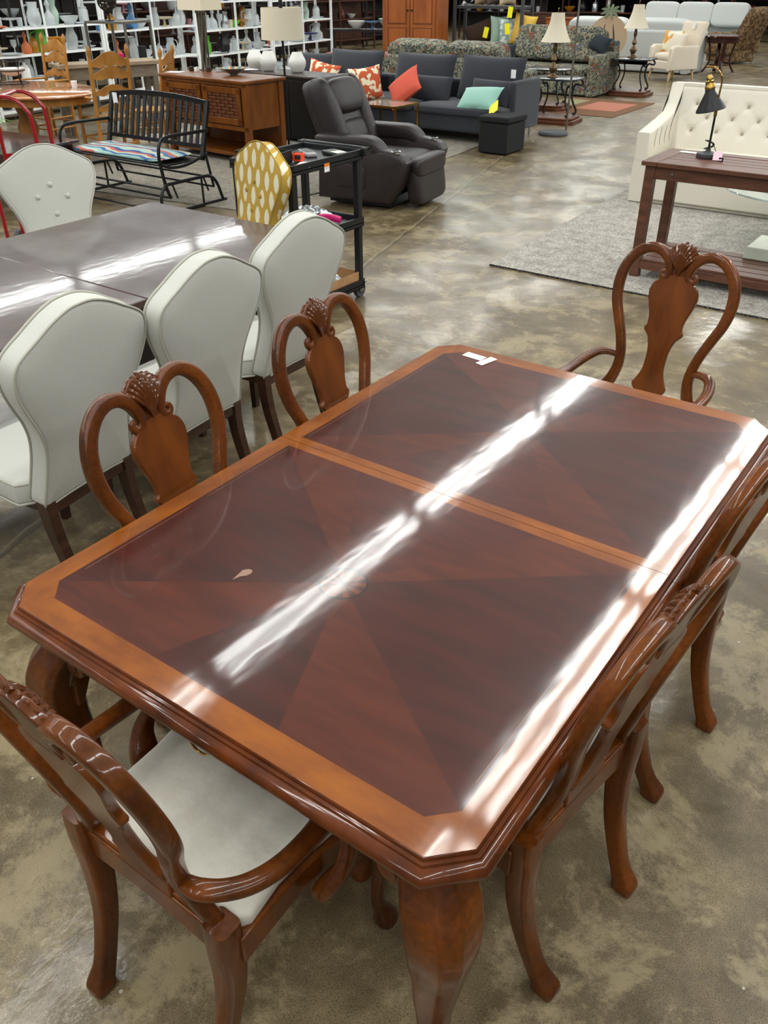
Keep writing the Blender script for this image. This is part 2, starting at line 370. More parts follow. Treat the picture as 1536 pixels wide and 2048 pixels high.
def stripes():
    m = bpy.data.materials.new('striped_cushion_cloth'); m.use_nodes = True; t = m.node_tree; b = t.nodes['Principled BSDF']; L = t.links.new
    tc = nd(t, 'ShaderNodeTexCoord'); sp = nd(t, 'ShaderNodeSeparateXYZ'); L(tc.outputs['Object'], sp.inputs[0])
    nz = nd(t, 'ShaderNodeTexNoise', inp={'Scale': 2.5, 'Detail': 1.}); L(tc.outputs['Object'], nz.inputs[0])
    a = nd(t, 'ShaderNodeMath', operation='MULTIPLY_ADD'); L(nz.outputs[0], a.inputs[0]); a.inputs[1].default_value = .3; L(sp.outputs[1], a.inputs[2])
    f = nd(t, 'ShaderNodeMath', operation='MULTIPLY_ADD'); L(a.outputs[0], f.inputs[0]); f.inputs[1].default_value = 3.; f.inputs[2].default_value = .2
    g = nd(t, 'ShaderNodeMath', operation='FRACT'); L(f.outputs[0], g.inputs[0])
    r = nd(t, 'ShaderNodeValToRGB'); r.color_ramp.interpolation = 'CONSTANT'; cols = ['8fb3ae', '3a5f94', 'b7bda5', 'b85a52', '2f4e86', '9fc0bb', 'c0bda0', '4a6f9e', 'b8685a', 'a9c2b8']
    e = r.color_ramp.elements; e[0].color = lin(cols[0]); e[0].position = 0; e[1].position = .1; e[1].color = lin(cols[1])
    for i in range(2, 10): q = e.new(i/10); q.color = lin(cols[i])
    L(g.outputs[0], r.inputs[0]); L(r.outputs[0], b.inputs['Base Color']); b.inputs['Roughness'].default_value = .9
    return m
def veneer(name, c1, c2, ang, rough=.17, sx=3, sy=18):
    # lacquered veneer: grain direction ang, hazy smears in the lacquer's roughness, faint waviness
    m = bpy.data.materials.new(name); m.use_nodes = True; t = m.node_tree; b = t.nodes['Principled BSDF']; L = t.links.new
    tc = nd(t, 'ShaderNodeTexCoord'); mp = nd(t, 'ShaderNodeMapping'); mp.inputs['Rotation'].default_value = (0, 0, ang); mp.inputs['Scale'].default_value = (sx, sy, 4); L(tc.outputs['Object'], mp.inputs[0])
    n = nd(t, 'ShaderNodeTexNoise', inp={'Scale': 1., 'Detail': 7., 'Roughness': .6, 'Distortion': .1}); L(mp.outputs[0], n.inputs[0])
    r = nd(t, 'ShaderNodeValToRGB'); r.color_ramp.interpolation = 'EASE'; r.color_ramp.elements[0].position = .2; r.color_ramp.elements[1].position = .8; r.color_ramp.elements[0].color = lin(c1); r.color_ramp.elements[1].color = lin(c2); L(n.outputs[0], r.inputs[0])
    L(r.outputs[0], b.inputs['Base Color'])
    n2 = nd(t, 'ShaderNodeTexNoise', inp={'Scale': 3.5, 'Detail': 3., 'Roughness': .5, 'Distortion': .3}); L(tc.outputs['Object'], n2.inputs[0])
    mr = nd(t, 'ShaderNodeMapRange', inp={'From Min': .2, 'From Max': .8, 'To Min': .30, 'To Max': .5}); L(n2.outputs[0], mr.inputs[0]); L(mr.outputs[0], b.inputs['Roughness'])
    b.inputs['Coat Weight'].default_value = .68; b.inputs['Coat Roughness'].default_value = .07; b.inputs['Specular IOR Level'].default_value = .22
    n3 = nd(t, 'ShaderNodeTexNoise', inp={'Scale': 26., 'Detail': 1.}); mp3 = nd(t, 'ShaderNodeMapping'); mp3.inputs['Scale'].default_value = (1, .35, 1); L(tc.outputs['Object'], mp3.inputs[0]); L(mp3.outputs[0], n3.inputs[0])
    bp = nd(t, 'ShaderNodeBump', inp={'Strength': .05, 'Distance': .004}); L(n3.outputs[0], bp.inputs['Height']); L(bp.outputs[0], b.inputs['Coat Normal']); L(bp.outputs[0], b.inputs['Normal'])
    return m
# ---------------------------------------------------------------- setting
b = MB(); b.box(-60, 25, -8, 75, -.1, 0); struct('floor', b, nodes_floor(), smooth=False)
b = MB(); b.box(-60, 25, -8, 75, 4.3, 4.4); struct('ceiling', b, mat('white_ceiling_paint', '6e7278', rough=.9), smooth=False)
b = MB(); b.box(-60, 25, 75, 75.2, -.1, 4.4); struct('wall_back', b, mat('grey_wall_paint', '9a9a98', rough=.9), smooth=False)
b = MB(); b.box(-60.2, -60, -8, 75, -.1, 4.4); struct('wall_left', b, mat('grey_wall_paint', '9a9a98', rough=.9), smooth=False)

# ---------------------------------------------------------------- dining table (near)
TW, TL, CH, TZ = 1.18, 1.86, .06, .76
def table():
    t = thing('dining_table', 'large glossy cherry dining table with inlaid top, cut corners and cabriole legs in the foreground', 'table', (0, 0, 0))
    band = veneer('crossband_veneer', '643009', '8f4f12', 0, sx=14, sy=5)
    band2 = veneer('crossband_veneer_end', '643009', '8f4f12', 0, sx=5, sy=14)
    fa = veneer('mahogany_field', '2f110a', '45190f', R(52)); fb = veneer('mahogany_field_light', '3a150a', '54220f', R(-52)); fc = veneer('mahogany_field_red', '38130b', '501e12', R(5))
    ink = veneer('dark_inlay', '1c0b06', '2a110a', 0); lt = veneer('maple_inlay', '53240f', '642e15', 0); lt2 = veneer('walnut_inlay', '361409', '441c10', 0)
    line_m = veneer('stringing_inlay', '8a5a44', '8f6048', 0)
    mats = [band, band2, fa, fb, fc, ink, lt, lt2, cherry_dark, line_m]
    def outline(e, c=CH):  # inset e
        c = c - e*.586 if e > 0 else c - e*.586
        x0, x1, y0, y1 = e, TW-e, e, TL-e
        return [(x0, y0+c), (x0+c, y0), (x1-c, y0), (x1, y0+c), (x1, y1-c), (x1-c, y1), (x0+c, y1), (x0, y1-c)]
    prof = [(0, .760), (-.002, .7585), (-.0035, .755), (-.004, .752), (-.0065, .7515), (-.008, .7525), (-.010, .752), (-.0115, .7495), (-.012, .747), (-.018, .7455), (-.024, .742), (-.029, .736), (-.031, .729), (-.030, .722), (-.026, .717), (-.018, .715), (-.008, .714), (.02, .714)]
    MID = TL/2
    for half in (0, 1):
        mb = MB()
        def P(p): return (p[0], p[1] if half == 0 else TL-p[1], 0)
        G = .0008
        e1, e2, es = .055, .062, .030
        def poly(pts, mi, z=TZ):
            k = len(mb.v); mb.v += [(x, (y if half == 0 else TL-y), z) for x, y in pts]; mb.f.append(tuple(range(k, k+len(pts)))); mb.m.append(mi)
        M = MID-G
        c = CH; ci = .045
        # bands
        poly([(0, c), (e1, e2+ci), (e1, M-es), (0, M-es)], 0)
        poly([(TW, c), (TW-e1, e2+ci), (TW-e1, M-es), (TW, M-es)], 0)
        poly([(c, 0), (TW-c, 0), (TW-e1-ci, e2), (e1+ci, e2)], 1)
        poly([(0, c), (c, 0), (e1+ci, e2), (e1, e2+ci)], 0); poly([(TW, c), (TW-c, 0), (TW-e1-ci, e2), (TW-e1, e2+ci)], 1)
        poly([(0, M-es), (e1, M-es), (TW-e1, M-es), (TW, M-es), (TW, M), (0, M)], 1)
        # matched field: eight wedges around the medallion centre
        cx, cy = TW/2, .475; r = .058
        bd = [(e1, e2+ci), (e1+ci, e2), (TW/2-.17, e2), (TW/2+.17, e2), (TW-e1-ci, e2), (TW-e1, e2+ci), (TW-e1, M-es), (TW/2+.28, M-es), (TW/2-.28, M-es), (e1, M-es)]
        seq = [3, 3, 2, 3, 3, 2, 3, 4, 3, 2]
        N = len(bd)
        rim = []
        for q in bd:
            a = math.atan2(q[1]-cy, q[0]-cx); rim.append(a)
        for i in range(N):
            a0, a1 = rim[i], rim[(i+1) % N]; d = (a1-a0) % (2*PI)
            arc = [(cx+r*math.cos(a0+d*k/5), cy+r*math.sin(a0+d*k/5)) for k in range(6)]
            poly([bd[i]] + arc + [bd[(i+1) % N]], seq[i])
        if half == 1: pass
        # medallion
        if half == 0:
            for k in range(40):
                a0, a1 = 2*PI*k/40, 2*PI*(k+1)/40
                poly([(cx+r*math.cos(a0), cy+r*math.sin(a0)), (cx+r*math.cos(a1), cy+r*math.sin(a1)), (cx+(.052)*math.cos(a1), cy+(.052)*math.sin(a1)), (cx+(.052)*math.cos(a0), cy+(.052)*math.sin(a0))], 5)
            for k in range(20):
                a0, a1 = 2*PI*k/20, 2*PI*(k+1)/20
                poly([(cx+.010*math.cos(a0), cy+.010*math.sin(a0)), (cx+(.052)*math.cos(a0), cy+(.052)*math.sin(a0)), (cx+(.052)*math.cos((a0+a1)/2), cy+(.052)*math.sin((a0+a1)/2)), (cx+(.052)*math.cos(a1), cy+(.052)*math.sin(a1)), (cx+.010*math.cos(a1), cy+.010*math.sin(a1))], 6 if k % 2 else 7)
            poly([(cx+.010*math.cos(2*PI*k/20), cy+.010*math.sin(2*PI*k/20)) for k in range(20)], 5)
        else:
            poly([(cx+r*math.cos(2*PI*k/50), cy+r*math.sin(2*PI*k/50)) for k in range(50)], 2)
        # moulded edge
        def ring(o, z):
            pts = outline(o, CH); h = [pts[i] for i in (0, 1, 2, 3)]
            h = [(h[0][0], M)] + h + [(h[3][0], M)]
            return [(x, (y if half == 0 else TL-y), z) for x, y in h]
        rings = [ring(o, z) for o, z in prof]; k = len(mb.v)
        for rr in rings: mb.v += rr
        for i in range(len(rings)-1):
            for j in range(5): mb.f.append((k+i*6+j, k+i*6+j+1, k+(i+1)*6+j+1, k+(i+1)*6+j)); mb.m.append(8)
        # underside and seam face
        u = rings[-1]; k = len(mb.v); mb.v += u; mb.f.append(tuple(range(k, k+6))); mb.m.append(8)
        k = len(mb.v); col = [rr[0] for rr in rings]+[rr[5] for rr in rings[::-1]]; mb.v += col; mb.f.append(tuple(range(k, k+len(col)))); mb.m.append(8)
        for lx in (.066, TW-.066):
            for ly0, ly1 in ((.17, .50), (.56, M-.05)): mb.v += [(lx, (a if half == 0 else TL-a), TZ+.0002) for a in (ly0, ly1)]+[(lx+.0012, (a if half == 0 else TL-a), TZ+.0002) for a in (ly1, ly0)]; mb.f.append(tuple(range(len(mb.v)-4, len(mb.v)))); mb.m.append(9)
        tp_ = obj('tabletop', mb, mats, t, flat_up=True)
        if half == 0:
            mk = MB(); mk.add([(.3795+.012*a, .372+.018*b_, TZ+.0003) for a, b_ in ((-.4, -1.9), (.1, -.8), (.9, -.2), (1.2, .5), (.7, 1.1), (-.2, 1.0), (-.9, .4), (-.7, -.5))], [tuple(range(8))]); tag(obj('worn_spot', mk, mat('worn_lacquer', '8a6a58', rough=.5), tp_, smooth=False), 'pale worn spot in the lacquer')
    # apron with a stepped moulding under the top
    mb = MB()
    I = .085
    def apr(e, z): return [(x, y, z) for x, y in outline(e, .075)]
    pr = [(.056, .714), (.058, .703), (.052, .700), (.052, .694), (.062, .690), (.068, .682), (.068, .648), (.064, .645), (.064, .640), (.09, .640), (.09, .711)]
    rs = [apr(e, z) for e, z in pr]; k = 0
    for rr in rs: mb.v += rr
    for i in range(len(rs)-1):
        for j in range(8): mb.f.append((i*8+j, i*8+(j+1) % 8, (i+1)*8+(j+1) % 8, (i+1)*8+j)); mb.m.append(0)
    obj('apron', mb, cherry_dark, t)
    # drawer front in the near end
    d = MB(); d.box(.30, .88, .020, .064, .655, .712); d.box(.29, .89, .014, .062, .651, .656)
    dr = obj('drawer', d, cherry_dark, t, bev=.003)
    h = MB(); h.sweep([(.59+.026*math.sin(a), .011, .668-.0*a-.020*(1-math.cos(a))+.006) for a in [2*PI*i/20 for i in range(20)]], .0028, closed=True, n=8); h.lathe([(.010, .0), (.010, -.004), (.005, -.008), (0, -.009)], (.59, .014, .674), 12, ax='Y')
    tag(obj('ring_pull', h, brass, dr), 'small brass ring pull')
    # cabriole legs
    def leg(cx, cy, sx, sy):
        mb = MB()
        # z, outward diag offset, half size, chamfer
        st = [(.645, -.030, .052), (.61, -.018, .056), (.575, .000, .059), (.53, .014, .059), (.48, .021, .055), (.42, .019, .049), (.35, .012, .042), (.27, .004, .037), (.19, 0, .030), (.12, .002, .027), (.07, .012, .029), (.04, .024, .036), (.018, .030, .038), (0, .028, .034)]
        st = cat(st, 3); rings = []
        for z, o, h in st:
            o += .028
            ox, oy = cx+sx*(.085-o), cy+sy*(.085-o); c = h*.48; r_ = h*.25
            ring = [(-h, -h+c), (-h+c, -h), (h-r_, -h), (h, -h+r_), (h, h-r_), (h-r_, h), (-h+r_, h), (-h, h-r_)]
            rings.append([(ox+sx*a, oy+sy*b_, z) for a, b_ in ring])
        vs = [v for r_ in rings for v in r_]; n = 8; fs = []
        for i in range(len(rings)-1):
            for k in range(n): fs.append((i*n+k, i*n+(k+1) % n, (i+1)*n+(k+1) % n, (i+1)*n+k))
        fs += [tuple(range(n)), tuple((len(rings)-1)*n+k for k in range(n))]
        mb.add(vs, fs); L_ = obj('leg', mb, cherry, t, bev=.004)
        # scrolled knee brackets
        for ax in (0, 1):
            w = MB()
            def fn(a, z, d, ax=ax):
                p = (.085+a, d) if ax == 0 else (d, .085+a)
                return (cx+sx*p[0], cy+sy*p[1], z)
            w.prism([(-.03, .648), (.085, .648), (.09, .625), (.06, .585), (.035, .55), (.01, .50), (-.02, .44), (-.04, .44)], fn, .040, .105, bev=.006, rings=2, cen=(.0, .60))
            k0 = len(w.v); n_ = 22; cc = [(.062+.034*math.cos(2*PI*q/n_), .600+.034*math.sin(2*PI*q/n_)) for q in range(n_)]
            w.prism(cc, fn, .034, .112, bev=.006, rings=2); w.prism([(.062+.013*math.cos(2*PI*q/n_), .600+.013*math.sin(2*PI*q/n_)) for q in range(n_)], fn, .030, .04, bev=.003, rings=2)
            obj('knee_scroll', w, cherry, L_)
    for x, sx in ((0, 1), (TW, -1)):
        for y, sy in ((0, 1), (TL, -1)): leg(x, y, sx, sy)
table()

# ---------------------------------------------------------------- queen anne chairs
RK = .233
def by(h): return -RK*(h-.46) if h > .46 else 0
def bp_(s, h, d=0): n = Vector((0, 1, RK)).normalized(); return (s, by(h)+d*n.y, h+d*n.z)
splat_w = mat('splat_veneer', '4a2409', '733c10', (14, 14, 2.2), rough=.38, coat=.45, ramp=(.25, .75), spec=.2)
def chair(name, label, arms):
    t = thing(name, label, 'chair', group='shell back dining chairs around the cherry table')
    w = cherry
    # hoop of the back, each side its own stile
    ctr = [(.188, .455), (.176, .50), (.158, .54), (.146, .59), (.148, .64), (.164, .70), (.188, .76), (.213, .82), (.224, .88), (.219, .94), (.197, .99), (.163, 1.025), (.123, 1.040), (.083, 1.034), (.054, 1.012), (.040, .985), (.036, .960), (.046, .945), (.060, .944), (.068, .954), (.064, .965), (.055, .963)]
    rad = [.026, .024, .021, .019, .018, .018, .0185, .019, .020, .020, .020, .020, .0195, .019, .018, .016, .013, .011, .010, .009, .008, .006]
    for sg in (-1, 1):
        mb = MB(); q = cat([(a, b, r) for (a, b), r in zip(ctr, rad)], 4)
        mb.sweep([bp_(sg*a, b) for a, b, r in q], [(r, min(.0165, r*.95)) for a, b, r in q], N=(0, 1, RK), n=16, pw=.5)
        obj('stile', mb, w, t)
    # shell crest
    mb = MB()
    for k in range(9):
        a = R(-36+9*k); L_ = .118 if k % 2 == 0 else .116; L_ *= (1-.12*abs(k-4)/4)
        pts = []
        for j in range(9):
            f = j/8; rr = L_*f; sp = math.sin(a)*rr*(.55+.45*f)*1.0; hh = .958+math.cos(a)*rr
            pts.append((bp_(sp, hh, .010+.010*math.sin(f*PI*.9)-.016*f**5), (.0026+.0062*f)))
        mb.sweep([p for p, r in pts], [r if j < 8 else r*.6 for j, (p, r) in enumerate(pts)], N=(0, 1, RK), n=8)
    out = [(0, 1.070), (.035, 1.064), (.062, 1.040), (.058, 1.015), (.044, .985), (.040, .955), (.050, .940), (.030, .930)]
    out = out + [(-a, b) for a, b in out[:0:-1]]
    mb.prism(out, lambda a, b, d: bp_(a, b, d), -.013, .008, bev=.004, rings=2, cen=(0, 1.0))
    tag(obj('crest_shell', mb, w, t), 'carved scallop shell crest')
    # vase splat
    hw = [(.515, .052), (.53, .066), (.545, .069), (.56, .060), (.60, .043), (.65, .040), (.69, .044), (.725, .056), (.745, .074), (.757, .077), (.77, .069), (.80, .071), (.84, .084), (.87, .093), (.895, .095), (.92, .086), (.935, .070), (.945, .050), (.957, .038)]
    out = [(a, h) for h, a in cat(hw, 3)]; out = out + [(-a, h) for a, h in out[::-1]]
    mb = MB(); vs = []
    n = len(out)//2
    for d, e in ((-.010, .004), (-.006, 0), (.006, 0), (.010, .004)):
        for a, h in out: vs.append(bp_(math.copysign(abs(a)-e, a), h, d-.014*(1-min(1, ((h-.73)/.23)**2))*0))
    N = len(out); fs = []
    for i in range(3):
        for k in range(N): fs.append((i*N+k, i*N+(k+1) % N, (i+1)*N+(k+1) % N, (i+1)*N+k))
    for base, fl in ((0, 1), (3*N, 0)):
        for k in range(n-1): fs.append((base+k, base+k+1, base+N-2-k, base+N-1-k))
    mb.add(vs, fs); obj('splat', mb, splat_w, t)
    # seat frame: four rails + shoe
    mb = MB()
    bw, fw, D = .226, .278, .43
    def rail(p, z0, z1, th, n=10, bow=0, arch=0):
        (x0, y0), (x1, y1) = p; a = Vector((x0, y0)); b_ = Vector((x1, y1)); nn = Vector(((b_-a).y, -(b_-a).x)).normalized(); vs = []
        for i in range(n+1):
            f = i/n; c_ = a.lerp(b_, f)+nn*bow*math.sin(PI*f); zz = z0+arch*math.sin(PI*f)**2
            for o, z in ((th/2, z1), (th/2, zz), (-th/2, zz), (-th/2, z1)): q = c_+nn*o; vs.append((q.x, q.y, z))
        fs = [(i*4+k, i*4+(k+1) % 4, (i+1)*4+(k+1) % 4, (i+1)*4+k) for i in range(n) for k in range(4)]+[(0, 1, 2, 3), (n*4, n*4+1, n*4+2, n*4+3)]
        mb.add(vs, fs)
    for sg in (-1, 1): rail(((sg*bw*.99, 0), (sg*fw*.97, D)), .395, .468, .026, bow=-.022*sg, arch=.012)
    rail(((-fw, D), (fw, D)), .395, .468, .026, arch=.018); rail(((-.205, -.006), (.205, -.006)), .395, .475, .03, arch=.014)
    mb.box(-.075, .075, -.022, .012, .475, .515, tp=.004); mb.box(-.16, .16, -.016, .010, .475, .486)
    obj('seat_frame', mb, w, t, bev=.004)
    # drop-in seat
    out = [(-.212, .010), (.212, .010), (.228, .035)] + [(.222+.042*(y/.41)-.022*math.sin(PI*y/.41), y) for y in (.12, .2, .28, .36)] + [(.256, .405), (.235, .425), (.1, .432), (-.1, .432), (-.235, .425), (-.256, .405)] + [(-(.222+.042*(y/.41)-.022*math.sin(PI*y/.41)), y) for y in (.36, .28, .2, .12)] + [(-.228, .035)]
    mb = MB(); mb.prism(out, lambda a, b, d: (a, b, d), .462, .496, bev=.012, bulge=.014, rings=5, cen=(0, .22)); obj('seat_cushion', mb, damask, t)
    # rear legs with ledge block, curving inwards and back to a flared foot
    for sg in (-1, 1):
        mb = MB()
        st = cat([(.202, -.012, .508, .028, .026), (.202, -.012, .47, .029, .027), (.201, -.012, .42, .028, .028), (.199, -.010, .36, .0255, .028), (.195, -.014, .28, .023, .026), (.188, -.028, .19, .021, .023), (.181, -.054, .10, .0195, .021), (.176, -.072, .055, .0205, .021), (.173, -.087, .030, .024, .024), (.171, -.094, .014, .0265, .027), (.171, -.094, 0, .024, .024)], 4)
        mb.sweep([(sg*a, b, z) for a, b, z, r1, r3 in st], [(r1, r3) for a, b, z, r1, r3 in st], N=(0, 1, 0), n=16, pw=.38)
        obj('leg', mb, w, t)
    for sg in (-1, 1):
        mb = MB()
        st = cat([(.245, .395, .468, .026), (.250, .400, .43, .029), (.258, .410, .39, .031), (.262, .414, .35, .028), (.255, .407, .27, .021), (.245, .397, .17, .016), (.243, .395, .09, .015), (.250, .402, .05, .020), (.256, .408, .025, .028), (.256, .408, .010, .029), (.255, .407, 0, .022)], 4)
        mb.sweep([(sg*a, b, z) for a, b, z, r1 in st], [r1 for *_, r1 in st], N=(0, 1, 0), n=12, pw=.8)
        obj('leg', mb, w, t)
    if arms:
        for sg in (-1, 1):
            mb = MB()
            q = cat([(.160, -.040, .628, .016), (.195, -.036, .634, .020), (.228, -.012, .632, .020), (.250, .030, .620, .0205), (.262, .090, .608, .0205), (.264, .160, .602, .021), (.262, .225, .604, .024), (.260, .268, .600, .028), (.260, .292, .588, .023), (.260, .298, .572, .012)], 5)
            mb.sweep([(sg*a, b, z) for a, b, z, r in q], [(r, r*.72) for *_, r in q], N=(0, 0, 1), n=12, pw=.85)
            a_ = obj('arm', mb, w, t)
            mb = MB()
            q = cat([(.262, .262, .590, .018), (.272, .262, .55, .016), (.290, .245, .51, .017), (.292, .222, .47, .021), (.278, .206, .435, .027), (.266, .200, .41, .028), (.266, .200, .398, .024)], 5)
            mb.sweep([(sg*a, b, z) for a, b, z, r in q], [(r*.8, r*1.25) for *_, r in q], N=(0, 1, 0), n=12, pw=.6)
            obj('arm_support', mb, w, a_)
    return t
side = chair('dining_chair', 'cherry shell-back side chair on the left long side of the table, nearer the camera', False)
arm = chair('dining_armchair', 'cherry shell-back armchair seen from behind at the near end of the cherry table, cream seat', True)
def pose(o, x, y, th, ox=0): o.location = (x-math.sin(th)*ox, y+math.cos(th)*ox, 0); o.rotation_euler = (0, 0, th-PI/2)
pose(side, .023, .590, .10, -.035); pose(arm, .608, -.158, 1.565)
G = 'shell back dining chairs around the cherry table'
for x, y, th, ox, lb in ((.024, 1.272, .08, -.03, 'cherry shell-back side chair on the left long side of the table, further from the camera'), (1.185, .508, 3.0, 0, 'cherry shell-back side chair in front on the right side of the table, seen from behind'), (1.185, 1.155, 3.02, 0, 'cherry shell-back side chair at the right picture edge behind the nearer right-hand chair')):
    pose(dup(side, (0, 0, 0), 0, lb), x, y, th, ox)
pose(dup(arm, (0, 0, 0), 0, 'cherry shell-back armchair facing the camera at the far end of the cherry table'), .603, 2.373, -1.653, .014)
# price papers on the far corner
b = MB(); M_ = Matrix.Rotation(R(-24), 4, 'Z')
t = thing('price_label', 'two crossed white price labels lying on the far left corner of the cherry table', 'label', (.17, 1.79, TZ+.0006), R(-5))
b.box(-.05, .03, -.019, .019, 0, .0008); s1 = obj('label_sheet', b, paper, t)
b = MB(); 
for i in range(4): b.box(-.045, .02-.01*i, .008-.008*i, .010-.008*i, .0009, .0011)
obj('printed_text', b, grey_ink, s1)
b = MB(); b.box(.035, .065, -.05, .03, .0008, .0016, rz=R(-8)); obj('label_sheet', b, paper, t)
# ---------------------------------------------------------------- second dining table with upholstered chairs
def table2():
    t = thing('dining_table', 'dark brown glossy rectangular dining table ringed by cream upholstered chairs', 'table', (-2.0, 1.0, 0))
    v1 = veneer('espresso_veneer', '2a130b', '43221a', R(8), rough=.2); v2 = veneer('espresso_veneer_b', '2c150d', '45241b', R(80), rough=.2)
    for v_ in (v1, v2): v_.node_tree.nodes['Principled BSDF'].inputs['Specular IOR Level'].default_value = .6
    for i, (y0, y1) in enumerate(((-1.05, .539), (.541, 1.76))):
        b = MB(); b.box(-.66, .70, y0, y1, .728, .76); obj('tabletop', b, v1 if i else v2, t, bev=.006, seg=3)
    b = MB(); b.box(-.58, .62, -.97, 1.68, .64, .727); obj('apron', b, walnut, t)
    for y in (-.4, 1.1):
        b = MB(); b.box(-.18, .22, y-.18, y+.18, .10, .64, tp=.04); b.box(-.45, .49, y-.09, y+.09, 0, .10, tp=.015); obj('pedestal', b, walnut, t, bev=.01)
table2()
def wchair(name, label, fab, pip, buttons, group='upholstered chairs around the dark dining table'):
    t = thing(name, label, 'chair', group=group)
    q = cat([(.405, .190), (.42, .206), (.50, .198), (.58, .190), (.65, .192), (.72, .212), (.80, .250), (.87, .276), (.93, .278), (.965, .262), (.99, .228), (1.015, .182), (1.05, .118), (1.074, .05), (1.078, 0)], 3)
    out = [(a, h) for h, a in q]; out += [(-a, h) for a, h in out[::-1][1:]]; out += [(-.10, .412), (0, .414), (.10, .412)]
    k = .27
    def fn(a, h, d): hh = h-.42; return (a, -k*hh+.10*hh*hh+d, h+d*k*.8)
    b = MB(); b.prism(out, fn, .002, .078, bev=.015, bulge=.010, rings=5, cen=(0, .75)); br = obj('backrest', b, fab, t)
    b = MB()
    for d in (.006, .074):
        b.sweep([fn(a, h, d) for a, h in out], .0042, closed=True, n=6)
    obj('piping', b, pip, br)
    if buttons:
        for a, h in ((0, .86), (.085, .80), (-.085, .79), (0, .70), (.10, .62), (-.10, .62)):
            b = MB(); p = fn(a, h, .088); b.sq(p, (.015, .009, .015), e=1, nu=14, nv=8); obj('button', b, pip if buttons == 2 else fab, br)
    b = MB(); o2 = [(-.20, .07), (.20, .07), (.225, .2), (.24, .38), (.235, .47), (.2, .50), (-.2, .50), (-.235, .47), (-.24, .38), (-.225, .2)]
    b.prism(cat(o2, 3, True), lambda a, c, d: (a, c, d), .405, .495, bev=.02, bulge=.012, rings=4, cen=(0, .28)); s_ = obj('seat', b, fab, t)
    b = MB(); b.sweep([(a, c, .41) for a, c in cat(o2, 3, True)], .0045, closed=True, n=6); b.sweep([(a*.985, c, .484) for a, c in cat(o2, 3, True)], .004, closed=True, n=6); obj('piping', b, pip, s_)
    b = MB(); b.box(-.185, .185, .01, .46, .365, .408); obj('seat_rail', b, walnut, t, bev=.004)
    for sg in (-1, 1):
        b = MB(); b.sweep(cat([(sg*.185, .028, .42), (sg*.183, .022, .30), (sg*.182, -.01, .16), (sg*.182, -.065, 0)], 4), [(.021-.005*i/12, .026-.007*i/12) for i in range(13)], N=(0, 1, 0), n=4, sq=True); obj('leg', b, walnut, t, bev=.002)
        b = MB(); b.sweep([(sg*.195, .44, .41), (sg*.20, .45, 0)], [(.024, .024), (.015, .015)], N=(0, 1, 0), n=4, sq=True); obj('leg', b, walnut, t, bev=.002)
    return t
wc = wchair('upholstered_chair', 'cream upholstered chair with wavy back, nearest the left picture edge, seen from behind', linen, piping, 0)
def wp(o, x, y, th): o.location = (x, y, 0); o.rotation_euler = (0, 0, th-PI/2)
wp(wc, -.785, .77, PI+.13)
wp(dup(wc, (0, 0, 0), 0, 'cream upholstered chair with wavy back, middle of the three seen from behind'), -.79, 1.345, PI+.08)
wp(dup(wc, (0, 0, 0), 0, 'cream chair with wavy back, furthest of three seen from behind, beside the black cart'), -.885, 1.98, PI+.04)
w4 = wchair('upholstered_chair', 'cream button-tufted upholstered chair facing the camera across the dark table', linen, linen, 1)
wp(w4, -3.05, 2.35, -.36)
w5 = wchair('upholstered_chair', 'yellow and white patterned button-back chair at the far end of the dark table', ikat(), flat('yellow_piping', 'a88833', rough=.8), 2)
wp(w5, -2.14, 3.10, -PI/2-.32)

# ---------------------------------------------------------------- utility cart
def cart():
    t = thing('utility_cart', 'black plastic three-shelf service cart with odds and ends on it', 'cart', (-2.185, 3.57, 0))
    X, Y = .255, .35
    for z, nm in ((.965, 'tray_shelf'), (.545, 'tray_shelf'), (.125, 'tray_shelf')):
        b = MB(); b.box(-X, X, -Y, Y, z-.045, z-.03)
        for x0, x1, y0, y1 in ((-X, X, -Y, -Y+.018), (-X, X, Y-.018, Y), (-X, -X+.018, -Y, Y), (X-.018, X, -Y, Y)): b.box(x0, x1, y0, y1, z-.06, z)
        obj(nm, b, black_pl, t, bev=.005)
    for x in (-1, 1):
        for y in (-1, 1):
            b = MB(); b.box(x*(X-.03)-.022, x*(X-.03)+.022, y*(Y-.03)-.022, y*(Y-.03)+.022, .10, .92); obj('post', b, black_pl, t, bev=.006)
            b = MB(); b.lathe([(.0, -.015), (.05, -.015), (.055, 0), (.05, .015), (0, .015)], (x*(X-.03), y*(Y-.03), .05), 18, ax='X')
            c = obj('caster', b, rubber, t); b = MB(); b.box(x*(X-.03)-.024, x*(X-.03)-.018, y*(Y-.03)-.02, y*(Y-.03)+.025, .04, .105); b.box(x*(X-.03)+.018, x*(X-.03)+.024, y*(Y-.03)-.02, y*(Y-.03)+.025, .04, .105); b.box(x*(X-.03)-.025, x*(X-.03)+.03, y*(Y-.03)+.0, y*(Y-.03)+.05, .098, .106); obj('caster_fork', b, steel, c)
    b = MB(); b.box(-X-.01, X+.03, Y+.005, Y+.045, .955, .975); b.box(X-.01, X+.03, Y-.02, Y+.045, .925, .975); b.box(-X-.03, -X+.01, Y-.02, Y+.045, .925, .975); b.box(-X, -X+.02, Y, Y+.02, .93, .97); obj('push_handle', b, black_pl, t, bev=.006)
    b = MB(); b.box(X+.0005, X+.0015, -.05, .0, .915, .935); s = obj('warning_sticker', b, flat('orange_sticker', 'e8862a', rough=.5), t); b = MB(); b.box(X+.0005, X+.0015, -.05, 0, .885, .915); obj('sticker_text', b, paper, s)
cart()
CX, CY, CZ = -2.185, 3.57, .9365
def item(name, label, ct, loc, rz=0, group=None): return thing(name, label, ct, loc, rz, group)
